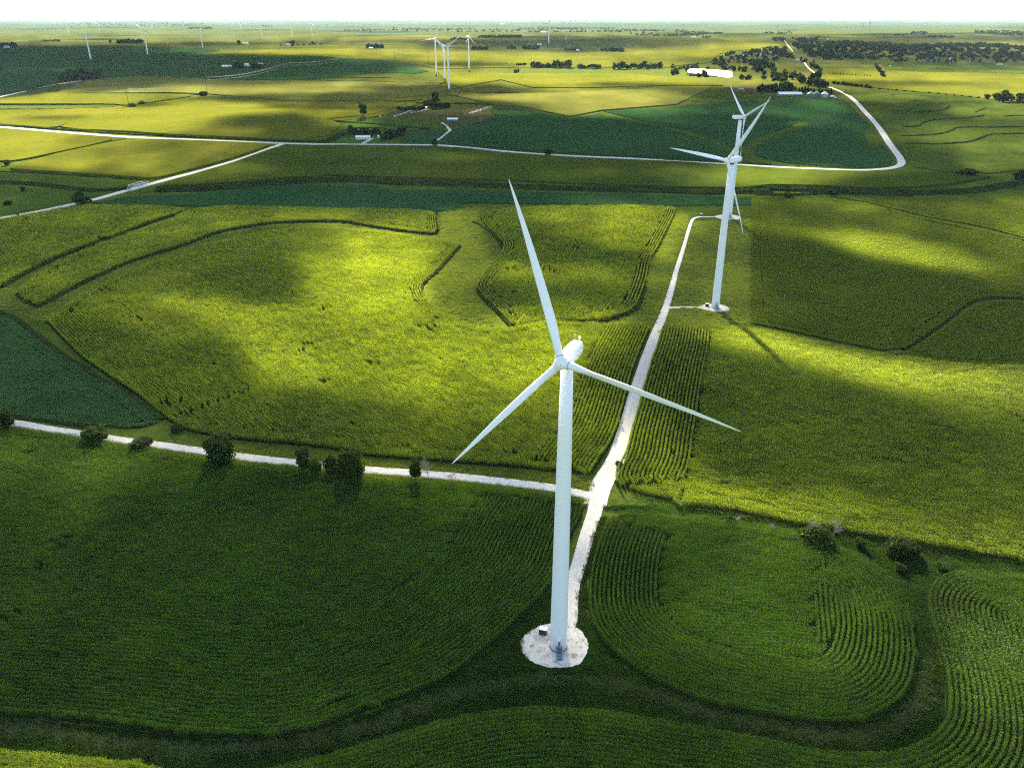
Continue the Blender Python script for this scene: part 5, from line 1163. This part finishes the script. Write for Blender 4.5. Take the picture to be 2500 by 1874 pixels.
hs('Z3', 460, 590, 'barn', 17, 11, 5.5, 4, 'barn_red', 'barn_red', 'barn', 'dark red barn left of the barn grove', rz=.05)
hs('Z3', 417, 578, 'shed', 13, 8, 3.5, 1.2, 'barn_wall', 'roof_grey', 'shed', 'blue-grey shed behind the dark red barn', rz=.05)
hs('B2', 1605, 512, 'shed', 6, 5, 2.6, 1, 'wall_white', 'roof_white', 'shed', 'small pale shed right of the grain bins')
hs('B2', 1665, 532, 'shed', 5, 3, 1.6, .5, 'wall_white', 'roof_white', 'shed', 'lowest pale box-like shed by the farm road')
def grain_bin(p, dia, H, RH, label, roof='roof_white', wall='steel'):
    r = empty('grain_bin', p); m = MB(); pr = [(dia/2, -.4)]
    for k in range(12): pr += [(dia/2, H*k/12+.01), (dia/2+.05, H*(k+.5)/12)]
    pr.append((dia/2, H)); m.lathe(pr, 36); m.build('bin_wall', M[wall], r, True)
    m = MB(); m.lathe([(dia/2+.25, H-.05), (dia/2+.25, H+.05), (.8, H+RH), (.7, H+RH+.6), (.1, H+RH+.8)], 36); m.build('roof', M[roof], r)
    m = MB(); m.box(-.6, -dia/2-.12, .1, .6, -dia/2+.1, 2.2); m.build('hatch', M['barn_wall'], r)
    return tag(r, label, 'grain bin', 'grain bins')
M['bin_dark'] = plain('weathered_bin_steel', (.10, .14, .16), .5, .5, .4)
grain_bin(gp('B2', 1432, 528), 13.5, 8, 4.2, 'grain bin with a bright white cone roof, standing apart at the right')
grain_bin(gp('B2', 1135, 535), 14.5, 8.5, 4.5, 'large dark grain bin, left of the pair', 'roof_grey', 'bin_dark')
grain_bin(gp('B2', 1262, 515), 11, 8, 3.5, 'smaller dark grain bin, right of the pair', 'roof_grey', 'bin_dark')
k_ = 0
for z, x, y, L, W, H, wl_, rf, lb in [
    ('Z3', 950, 376, 30, 12, 5, 'wall_white', 'roof_white', 'long white building at the near edge of the village'), ('Z3', 1005, 347, 16, 10, 6, 'wall_white', 'roof_grey', 'pale house showing among the village trees above the long white building'),
    ('Z3', 925, 348, 12, 9, 5, 'wall_white', 'roof_white', 'small white house left of the centre of the village woods'), ('Z3', 1750, 385, 14, 10, 7, 'wall_white', 'roof_white', 'white house at the near edge of the woods, right part'),
    ('Z3', 2055, 415, 20, 10, 4, 'wall_white', 'roof_grey', 'low grey-roofed building below the woods at the far right'), ('Z3', 670, 336, 10, 9, 6, 'wall_white', 'roof_white', 'bright white house left of the village road'),
    ('Z3', 528, 354, 24, 12, 5, 'wall_white', 'roof_grey', 'wide pale house in the left part of the village'), ('Z3', 612, 348, 26, 12, 5, 'wall_white', 'roof_grey', 'second wide pale house, nearer the village road'),
    ('Z3', 1500, 328, 12, 9, 7, 'wall_white', 'roof_white', 'white gable showing in the middle of the woods'), ('Z3', 1360, 428, 6, 5, 3, 'wall_white', 'roof_white', 'tiny white hut in the field right of the windbreak'),
    ('Z3', 440, 357, 14, 10, 5, 'wall_white', 'roof_grey', 'pale house at the left end of the village'), ('Z3', 775, 386, 12, 9, 5, 'wall_white', 'roof_grey', 'small house beside the village road'),
    ('Z3', 1250, 286, 30, 12, 6, 'wall_white', 'roof_white', 'long pale roof behind the village woods'), ('Z2', 1372, 216, 40, 22, 16, 'wall_white', 'roof_white', 'bright white farm building in the haze, upper centre right'),
    ('Z2', 1110, 160, 60, 30, 22, 'wall_white', 'roof_white', 'white building far off near the horizon, upper centre'), ('Z2', 275, 311, 20, 12, 5, 'wall_white', 'roof_white', 'white house at the small farm left of the turbine cluster'),
    ('Z2', 1345, 288, 24, 12, 5, 'wall_white', 'roof_white', 'pale sheds right of the tight tree clump'), ('Z2', 1590, 327, 16, 10, 6, 'wall_white', 'roof_white', 'small white house at the upper centre right farm'),
    ('Z1', 1833, 292, 22, 14, 9, 'wall_white', 'roof_white', 'white barn in front of trees at the upper left'), ('Z1', 1560, 284, 30, 16, 8, 'wall_white', 'roof_white', 'white farm buildings left of the white barn, upper left'),
    ('Z1', 768, 276, 24, 12, 6, 'wall_white', 'roof_white', 'white farmhouse between the two left turbines'), ('Z1', 45, 306, 26, 12, 8, 'steel', 'roof_grey', 'grey farm building at the far left edge'),
    ('Z1', 1430, 430, 18, 10, 5, 'wall_white', 'roof_white', 'left white shed at the shaded farm'), ('Z1', 1462, 427, 14, 8, 4, 'wall_white', 'roof_white', 'second small white shed at the shaded farm'),
    ('Z1', 1572, 422, 14, 10, 6, 'wall_white', 'roof_white', 'white house between the tree groups of the shaded farm'), ('Z1', 1652, 415, 18, 10, 5, 'wall_white', 'roof_grey', 'right shed of the shaded farm'),
    ('Z3', 112, 242, 34, 16, 7, 'wall_white', 'roof_white', 'white farm building in the haze at the upper right'), ('Z3', 965, 256, 12, 9, 8, 'wall_white', 'roof_white', 'tiny white building in the pale field behind the village')]:
    hs(z, x, y, 'house' if 'house' in lb else 'farm_building', L, W, H, W*.22, wl_, rf, 'house' if 'house' in lb else 'farm building', lb, rz=rnd.uniform(-.25, .25), windows=3 if L < 20 else 0, chimney=('house' in lb and L < 20))
# pond
tw = NT('pond_water'); pb = tw.node('BsdfPrincipled'); pb.inputs['Base Color'].default_value = (.05, .07, .07, 1); pb.inputs['Roughness'].default_value = .12
pb.inputs['Specular IOR Level'].default_value = .8; tw.lk(tw.bump(tw.noise(.8, 2), .08, .1), pb.inputs['Normal']); tw.lk(pb.outputs[0], tw.out.inputs[0])
pp = gpoly([('Z3', 66, 484, 78, 464, 130, 460, 220, 458, 345, 462, 362, 468, 358, 496, 290, 494, 240, 488, 205, 489, 135, 484)], it=1)
zmax = float(hgt(pp[:, 0], pp[:, 1]).max())+.4
pm = drape('pond_water', pp, .2, tw.mat, step=12)
for v in pm.data.vertices: v.co.z = zmax if v.co.z > float(hgt(v.co.x, v.co.y)) else zmax-18
tag(pm, kind='structure')
# scrap and stones laid out in rows on the worn yard
m = MB()
for (xa, ya, xb, yb, n) in [(500, 372, 740, 290, 26), (730, 362, 990, 275, 46), (930, 320, 1200, 262, 24), (1740, 320, 2010, 228, 46), (1760, 325, 2040, 232, 36)]:
    for i in range(n):
        f = rnd.random(); q = gp('B3', xa+(xb-xa)*f+rnd.uniform(-6, 6), ya+(yb-ya)*f+rnd.uniform(-3, 3)); s = rnd.uniform(.5, 1.6); a = rnd.uniform(0, 3)
        m.box(q.x-s, q.y-s*.7, q.z-.2, q.x+s, q.y+s*.7, q.z+rnd.uniform(.5, 1.3), rz=a, c=(q.x, q.y))
tag(m.build('scrap_rows', M['concrete']), 'pale stones and scrap lying in rows on the worn farm yard', 'scrap', kind='stuff')
# truss bridge
pa = gp('Z4', 828, 483); pbq = gp('Z4', 942, 447); dv = pbq-pa; Lb = dv.length; br = empty('truss_bridge', (pa+pbq)/2+Vector((0, 0, .6)), math.atan2(dv.y, dv.x))
m = MB(); m.box(-Lb/2, -3.4, -.5, Lb/2, 3.4, .15); m.build('deck', M['gravel_main'], br)
for s in (-1, 1):
    m = MB(); y = s*3.5; n = 8; m.box(-Lb/2, y-.15, -.5, Lb/2, y+.15, -.1); m.box(-Lb/2+Lb/n, y-.18, 3.5, Lb/2-Lb/n, y+.18, 3.9)
    for k in range(n):
        x0 = -Lb/2+Lb*k/n; x1 = x0+Lb/n
        m.tube((x0, y, 3.7 if k % 2 else -.2), (x1, y, -.2 if k % 2 else 3.7), .16, n=6)
        if 0 < k: m.tube((x0, y, -.3), (x0, y, 3.7), .12, n=6)
    m.build('side_truss', M['box_lid'], br)
m = MB(); m.box(-Lb/2-.6, -4, -4, -Lb/2, 4, -.52); m.box(Lb/2, -4, -4, Lb/2+.6, 4, -.52); m.build('abutment', M['concrete'], br)
tag(br, 'pale truss bridge carrying the white road over the creek at the left', 'bridge')
# poles and wires
def h_of(z, xt, yt, xb, yb):
    b = gp(z, xb, yb); t1 = PX((z, xt, yt))[0]; q = pix(np.array([b.x, b.y, b.z+30.])); pbx = PX((z, xb, yb))[0]
    return b, 30*(pbx[1]-t1[1])/max(1e-3, pbx[1]-q[1])
def pole(b, h, label, r=.28, arms=((.94, 3.2), (.84, 2.6)), cat='pole', name='utility_pole', group=None):
    e = empty(name, b); m = MB(); m.tube((0, 0, -1), (0, 0, h), r*1.2, r*.8, 8); m.build('post', M['pole'], e)
    for f, w in arms: m = MB(); m.tube((-w, 0, h*f), (w, 0, h*f), r*.55, n=6); m.build('crossarm', M['pole'], e)
    return tag(e, label, cat, group)
TP = []
for i, (z, xt, yt, xb, yb) in enumerate([('Z1', 798, 562, 822, 690), ('Z1', 1302, 488, 1320, 609), ('Z1', 1828, 395, 1840, 518), ('Z2', 130, 342, 135, 450), ('Z2', 423, 332, 428, 420), ('Z2', 636, 327, 640, 398), ('Z2', 820, 292, 822, 352), ('Z2', 1100, 256, 1100, 320)]):
    b, h = h_of(z, xt, yt, xb, yb); h = float(np.clip(h, 20, 48)); TP.append((b, h))
    pole(b, h, f'tall dark transmission pole with crossarms crossing the upper left fields, {ORD[i]} from the left', .4, ((.97, 4.5), (.84, 4.0)), 'pole', 'transmission_pole', 'transmission poles of the upper left line')
for i in range(len(TP)-1):
    (a, ha), (b, hb_) = TP[i], TP[i+1]
    for s, f in ((-4.3, .97), (4.3, .97), (0, .84)):
        m = MB(); pts = []
        for k in range(13):
            u = k/12; q = a.lerp(b, u); z = (a.z+ha*f)*(1-u)+(b.z+hb_*f)*u-4*u*(1-u)*7; pts.append(Vector((q.x+s, q.y, z)))
        for p0, p1 in zip(pts[:-1], pts[1:]): m.tube(p0, p1, .09, n=4, cap=False)
        tag(m.build('power_line', M['wire']), 'thin wire sagging between two transmission poles, upper left', 'wire', 'wires between the transmission poles')
for i, (z, xt, yt, xb, yb) in enumerate([('Z4', 953, 375, 958, 420), ('Z4', 1210, 302, 1215, 360), ('Z4', 1430, 240, 1436, 300), ('Z4', 1620, 182, 1626, 240), ('Z4', 1790, 112, 1797, 168)]):
    b, h = h_of(z, xt, yt, xb, yb); pole(b, min(h, 16), f'thin utility pole beside the diagonal white road, {ORD[i]} from the bridge', .16, ((.95, 1.2),), group='utility poles along the diagonal white road')
b, h = h_of('B3', 485, 600, 485, 722); pole(b, min(h, 16), 'thin utility pole standing in front of the white house grove', .16, ((.95, 1.2),))
for i, (z, xt, yt, xb, yb) in enumerate([('Z3', 15, 132, 15, 195), ('Z3', 45, 148, 45, 196), ('Z3', 285, 145, 285, 212), ('Z3', 308, 146, 306, 208), ('Z3', 1186, 147, 1180, 238), ('Z3', 1226, 138, 1217, 250), ('Z3', 1345, 135, 1345, 165), ('Z3', 1393, 138, 1393, 168), ('Z3', 1556, 138, 1555, 170), ('Z3', 1597, 135, 1590, 195), ('Z3', 2165, 145, 2163, 182)]):
    b, h = h_of(z, xt, yt, xb, yb); h = float(np.clip(h, 30, 120))
    e = empty('pylon', b); m = MB()
    m.tube((0, 0, -2), (0, 0, h), h*.016, h*.008, 6); m.build('mast', M['steel'], e)
    for f in (.97, .86): m = MB(); m.tube((-h*.09, 0, h*f), (h*.09, 0, h*f), h*.008, n=5); m.build('crossarm', M['steel'], e)
    tag(e, f'faint pylon on the hazy horizon at the upper right, {ORD[i]} from the left', 'pylon', 'pylons near the horizon')
print('OBJ', len(bpy.data.objects))
# ------------------------------------------------------------------ clouds out of sight above the frame, shaped to cast the wanted shade
LIGHT = [  # photo position (2212 px frame), radii, angle, share of sun that gets through
    # bottom
    (300, 1500, 500, 160, 0, .10), (900, 1450, 260, 160, 0, .06), (1250, 1500, 200, 60, 0, .10), (1300, 1610, 400, 36, 0, .14), (1750, 1640, 200, 30, 0, .2), (1700, 1330, 240, 130, 0, .32), (1900, 1600, 150, 70, 0, .08), (2130, 1480, 70, 160, 0, .42),
    (2080, 1290, 70, 40, 0, .42), (1980, 1210, 110, 35, 15, .50), (1520, 1140, 200, 28, 5, .30), (1850, 1200, 60, 60, 0, .30), (1350, 1250, 60, 120, 0, .16), (1210, 1470, 180, 40, 0, .10), (100, 1640, 160, 25, 0, .6),
    (250, 1000, 260, 30, 8, .34), (560, 1060, 200, 60, 8, .12), (900, 1075, 240, 20, 4, .36), (150, 1100, 80, 30, -30, .25), (400, 1250, 350, 90, 0, .10), (800, 1230, 250, 100, 0, .07), (100, 1250, 150, 90, 0, .12), (1100, 1200, 90, 90, 0, .06),
    (500, 1610, 300, 16, 3, .0), (900, 1560, 120, 16, -15, .0), (1200, 1490, 160, 14, 0, .0), (1550, 1560, 200, 16, 12, .0), (1900, 1600, 120, 20, 0, .0), (2010, 1420, 25, 120, 0, .0), (1980, 1250, 60, 30, 40, .3),
    # right middle field
    (1560, 726, 80, 11, 6, 1.0), (1750, 768, 150, 13, 12, 1.0), (1950, 815, 140, 16, 8, .85), (2150, 850, 120, 24, 5, .65), (1450, 780, 70, 70, 0, .10), (1540, 810, 120, 30, 12, .0), (1800, 880, 140, 35, 14, .05), (1600, 870, 150, 70, 20, .0), (1800, 960, 220, 62, 20, .03), (2030, 990, 170, 66, 10, .02), (2150, 1030, 100, 50, 0, .0), (2000, 905, 120, 18, 8, .3), (2150, 930, 60, 24, 0, .28),
    (1420, 990, 80, 60, 0, .30), (1480, 1060, 120, 18, 8, .50), (1700, 1100, 170, 18, 8, .50), (1950, 1150, 150, 18, 8, .34), (2150, 1140, 90, 30, 10, .12), (2120, 1070, 120, 40, 0, .04), (1820, 1035, 180, 30, 12, .0),
    # domed field
    (770, 600, 85, 45, 5, 1.0), (870, 625, 60, 40, 0, 1.0), (700, 600, 40, 30, 0, .8), (660, 530, 60, 25, 0, .25), (830, 530, 90, 25, 8, .75), (430, 560, 170, 40, -12, .12), (560, 610, 100, 40, -12, .06), (300, 620, 120, 25, -18, .20), (440, 655, 110, 14, 5, .82), (290, 690, 70, 12, 20, .65),
    (580, 680, 100, 24, 5, .75), (800, 720, 160, 40, 5, .85), (1000, 720, 120, 35, 5, .80), (1180, 725, 120, 28, 0, 1.0), (1290, 740, 60, 40, 0, .70), (1120, 790, 90, 40, 0, .95), (620, 770, 50, 40, 30, .85), (380, 790, 110, 60, 35, .15), (470, 860, 110, 40, 20, .18), (330, 760, 60, 30, 30, .25),
    (740, 800, 100, 30, 20, .70), (920, 850, 110, 35, 15, .85), (1050, 870, 90, 40, 10, .55), (1270, 880, 60, 50, 0, .50), (1300, 800, 40, 60, 0, .20), (700, 920, 200, 35, 8, .16), (1000, 960, 160, 30, 5, .20), (1250, 970, 70, 40, 0, .25), (860, 935, 50, 20, 0, .40),
    (950, 620, 40, 60, 0, .50), (1000, 650, 50, 60, 0, .30), (980, 520, 40, 60, 0, .35), (1180, 690, 60, 15, 0, .4),
    # small field and meadows
    (1280, 470, 110, 20, 0, .58), (1390, 490, 50, 35, 0, .62), (1130, 500, 60, 35, 0, .12), (1250, 560, 140, 14, 5, .10), (1200, 590, 110, 22, 0, .45), (1350, 590, 60, 20, 0, .45), (1230, 640, 160, 22, 0, .16), (1440, 660, 40, 40, 0, .35), (1560, 560, 60, 80, 0, .35), (1560, 690, 60, 20, 0, .45),
    # right green field
    (1700, 470, 80, 14, 5, .30), (1850, 515, 110, 12, 8, .85), (1950, 545, 110, 14, 14, .95), (2070, 565, 60, 12, 10, .90), (1700, 560, 90, 60, 0, .10), (1900, 620, 160, 40, 0, .14), (2100, 650, 110, 50, 0, .08), (2050, 460, 120, 25, 0, .40), (2180, 470, 60, 35, 0, .60), (1850, 440, 120, 12, 0, .40), (2150, 590, 50, 30, 10, .40), (1700, 670, 100, 30, 0, .2),
    (2000, 740, 150, 30, 0, .06), (2050, 410, 140, 16, 0, .05), (2180, 400, 60, 16, -10, .05),
    # left strips
    (100, 500, 120, 22, -10, .12), (250, 540, 160, 20, -15, .15), (450, 490, 120, 9, -8, .35), (650, 470, 130, 7, 0, .45), (150, 590, 120, 20, -15, .2), (120, 610, 60, 20, 0, .28), (100, 720, 100, 60, 30, .12), (150, 850, 150, 60, 0, .14),
    # creek band
    (300, 425, 130, 14, 0, .12), (600, 425, 200, 14, 0, .08), (1000, 425, 220, 14, 0, .10), (1400, 430, 150, 10, 0, .25), (700, 345, 160, 18, 0, .10), (1000, 370, 200, 20, 0, .12), (950, 340, 60, 8, 0, .35), (1250, 375, 50, 9, 0, .4), (1300, 395, 150, 10, 0, .10), (1480, 385, 50, 14, 0, .5), (1640, 385, 110, 14, 0, .95), (1780, 378, 90, 10, 0, .80), (1950, 395, 110, 16, 0, .08),
    (100, 400, 150, 20, 0, .22), (60, 430, 80, 12, 0, .22),
    # left bright fields
    (60, 290, 110, 22, 0, .95), (200, 305, 80, 10, 0, .55), (170, 340, 60, 16, 0, .80), (330, 345, 100, 20, 0, .60), (430, 320, 100, 10, 0, .45), (500, 360, 60, 12, 0, .50), (150, 270, 80, 8, 0, .9),
    (380, 240, 150, 20, 0, .95), (250, 265, 110, 14, 0, 1.0), (600, 262, 70, 9, 0, .18), (660, 285, 70, 9, 0, .14), (720, 252, 60, 8, 0, .75), (520, 285, 60, 8, 0, .6), (760, 265, 60, 12, 0, .95), (430, 295, 50, 4, 0, .5),
    (80, 225, 110, 12, 0, .95), (200, 210, 120, 7, 0, .90), (450, 200, 120, 8, 0, .85), (640, 215, 60, 9, 0, .30), (700, 195, 90, 6, 0, .80), (60, 245, 80, 8, 0, .9),
    (150, 120, 300, 12, 0, .10), (450, 155, 250, 12, 0, .12), (300, 140, 60, 4, 0, .3), (120, 150, 80, 5, 0, .25), (250, 190, 60, 4, -5, .25), (60, 190, 80, 8, -8, .05), (780, 150, 110, 9, 0, .06), (870, 170, 60, 5, 0, .5), (780, 210, 90, 7, 0, .10), (860, 225, 80, 5, 0, .3), (700, 185, 70, 4, 0, .8),
    # centre farm and teal field
    (860, 215, 60, 6, 0, .45), (950, 192, 90, 6, 0, .05), (1060, 190, 30, 5, 0, .05), (1000, 240, 60, 8, 0, .35), (900, 260, 90, 8, 0, .22), (850, 290, 100, 10, 0, .10), (1050, 285, 100, 20, 0, .05), (1300, 300, 180, 20, 0, .04), (1180, 262, 80, 6, 5, .10), (1100, 232, 50, 5, 8, .15),
    (1250, 240, 120, 9, 0, .75), (1400, 235, 90, 9, 0, .65), (1480, 262, 70, 7, 0, .35), (1250, 210, 150, 8, 0, .85), (1430, 210, 100, 8, 0, .8), (1500, 230, 50, 8, 0, .3),
    (1570, 205, 90, 8, 0, .08), (1560, 240, 60, 5, 0, .38), (1540, 285, 90, 16, 0, .05), (1640, 262, 70, 9, 0, .10), (1760, 300, 90, 22, 0, .05), (1720, 245, 60, 10, 10, .40), (1830, 275, 60, 10, 20, .42), (1790, 228, 60, 7, 10, .55), (1770, 270, 30, 5, 0, .35), (1870, 320, 30, 20, 0, .15), (1850, 335, 60, 6, 0, .2), (1740, 265, 50, 6, 0, .5),
    # right terraces
    (1960, 210, 70, 8, 0, .60), (2130, 235, 80, 12, 0, .75), (1980, 235, 60, 10, 0, .14), (2050, 290, 110, 14, 0, .55), (2150, 310, 80, 16, 0, .6), (2150, 345, 90, 12, 0, .6), (1990, 330, 50, 20, 0, .14), (2020, 350, 60, 10, 0, .15),
    (2000, 165, 250, 10, 0, .85), (2150, 200, 120, 9, 0, .9), (1850, 152, 120, 7, 0, .6), (2050, 150, 150, 4, 0, .5), (1700, 150, 120, 14, 0, .45), (1900, 118, 300, 14, 0, .30),
    # far
    (560, 212, 110, 5, 0, .10), (330, 228, 60, 5, 0, .35), (700, 232, 70, 5, 0, .25), (1150, 262, 90, 6, 3, .12), (1350, 182, 90, 4, 0, .35), (1000, 140, 60, 3, 0, .15), (1650, 128, 80, 4, 0, .3), (1900, 178, 120, 4, 0, .35), (500, 95, 160, 3, 0, .2), (120, 255, 70, 4, 0, .5), (240, 325, 60, 7, 0, .45), (1100, 92, 220, 3, 0, .15), (1800, 92, 200, 4, 0, .3),
    (1200, 165, 350, 16, 0, 1.0), (1050, 125, 200, 9, 0, .9), (950, 150, 100, 8, 0, .95), (1300, 97, 190, 5, 0, .15), (1180, 105, 150, 4, 0, .35), (620, 112, 250, 6, 0, .95), (300, 85, 400, 8, 0, .8), (700, 97, 200, 5, 0, .8), (1600, 100, 150, 9, 0, .9), (2100, 100, 200, 6, 0, .8), (1240, 108, 30, 3, 0, .1), (1450, 118, 160, 8, 0, .85)]
LA = np.array(LIGHT, float); fd_ = (LA[:, 1] < 330) & (LA[:, 5] < .25); LA[fd_, 2:4] *= 1.3; LA[fd_, 5] *= .6; nr_ = LA[:, 1] > 950; LA[nr_, 5] = np.where(LA[nr_, 5] > 0, LA[nr_, 5]*1.6+.05, 0)
def sun_share(P):
    """share of sunlight wanted at ground points"""
    q = pix(P)*.8848; qx = q[..., 0]; qy = q[..., 1]
    # ragged edges like real cloud
    D = np.hypot(P[..., 0], P[..., 1])
    for sc, am in ((55., .16), (21., .09)):
        qx = qx+(vnoise(P[..., 0]/sc/(1+D/900), P[..., 1]/sc/(1+D/900), 11)-.5)*am*FPX*sc/np.maximum(D, 100)
        qy = qy+(vnoise(P[..., 0]/sc/(1+D/900), P[..., 1]/sc/(1+D/900), 12)-.5)*am*FPX*sc/np.maximum(D, 100)*.6*np.clip(CAMZ/D*2, .05, 1)
    num = np.full(qx.shape, .0); den = np.full(qx.shape, 0.0)
    base = np.clip((fbm(P[..., 0]/330, P[..., 1]/330, 21, 3)-.42)*2.5, .06, .9)
    wb = .02; num += base*wb; den += wb
    for x, y, rx, ry, an, v in LA:
        c, s = math.cos(R(an)), math.sin(R(an)); dx = qx-x; dy = qy-y
        u = (dx*c+dy*s)/rx; w_ = (-dx*s+dy*c)/ry; r2 = u*u+w_*w_
        w = np.exp(-.5*np.minimum(r2, 60)*1.3)*(1+4*np.exp(-.5*r2*6)); num += w*v; den += w
    return np.clip(num/den, .0, 1)
ys = 110*np.exp(np.linspace(0, math.log(9000/110), 330)); us = np.linspace(-1, 1, 360)
Y, U = np.meshgrid(ys, us, indexing='ij'); X = U*(Y*.86+40)
Pg = np.stack([X, Y, hgt(X, Y)+1.5], -1)
V_ = sun_share(Pg); V_ = np.clip((V_-.06)/.86+(fbm(X/(16+Y*.02), Y/(16+Y*.02), 41, 3)-.5)*.55*np.clip(V_*4, 0, 1)*np.clip((1.05-V_)*4, 0, 1), 0, 1)**1.75; A_ = 1-np.sqrt(np.clip(V_, 0, 1))
edge = np.clip((1-np.abs(U))*14, 0, 1)*np.clip((9000-Y)/2500, 0, 1)
A_ = A_*edge
A_ = np.clip(A_*1.04, 0, .975)
ZC = 520.
lump = 60*fbm(X/90, Y/90, 31, 3)
def along(z): return Pg+np.array(SUN)[None, None]*((z-Pg[..., 2])/SUN[2])[..., None]
bot = along(np.full(X.shape, ZC)); top = along(ZC+4+(40+lump)*A_)
nr, nc = X.shape; idx = np.arange(nr*nc).reshape(nr, nc)
keep = (np.maximum.reduce([A_[:-1, :-1], A_[1:, :-1], A_[1:, 1:], A_[:-1, 1:]]) > .012).ravel()
Fq = np.stack([idx[:-1, :-1], idx[:-1, 1:], idx[1:, 1:], idx[1:, :-1]], -1).reshape(-1, 4)[keep]
Vc = np.concatenate([bot.reshape(-1, 3), top.reshape(-1, 3)]); Fc = np.concatenate([Fq[:, ::-1], Fq+nr*nc])
t = NT('cloud'); at = t.node('Attribute', attribute_name='thickness')
d = t.node('BsdfDiffuse'); d.inputs[0].default_value = (.9, .9, .9, 1); tr = t.node('BsdfTranslucent'); tr.inputs[0].default_value = (.28, .30, .34, 1)
m1 = t.node('MixShader'); m1.inputs[0].default_value = .5; t.lk(d.outputs[0], m1.inputs[1]); t.lk(tr.outputs[0], m1.inputs[2])
tp = t.node('BsdfTransparent'); m2 = t.node('MixShader'); t.lk(at.outputs['Fac'], m2.inputs[0]); t.lk(tp.outputs[0], m2.inputs[1]); t.lk(m1.outputs[0], m2.inputs[2])
t.lk(m2.outputs[0], t.out.inputs[0])
co = mesh('clouds', Vc, Fc, t.mat, smooth_=True)
al = co.data.attributes.new('thickness', 'FLOAT', 'POINT'); al.data.foreach_set('value', np.tile(A_.ravel(), 2).astype(np.float32))
tag(co, kind='structure')
# ------------------------------------------------------------------ haze
hz = MB(); hz.box(-47000, -400, -60, 47000, 47500, 235)
ho = hz.build('haze', NT('haze').mat); t = ho.data.materials[0].node_tree
pv = t.nodes.new('ShaderNodeVolumePrincipled'); pv.inputs['Color'].default_value = (.55, .80, 1, 1); pv.inputs['Density'].default_value = HAZE_DENSITY
pv.inputs['Anisotropy'].default_value = .1
t.links.new(pv.outputs[0], [n for n in t.nodes if n.type == 'OUTPUT_MATERIAL'][0].inputs['Volume'])
tag(ho, kind='stuff')
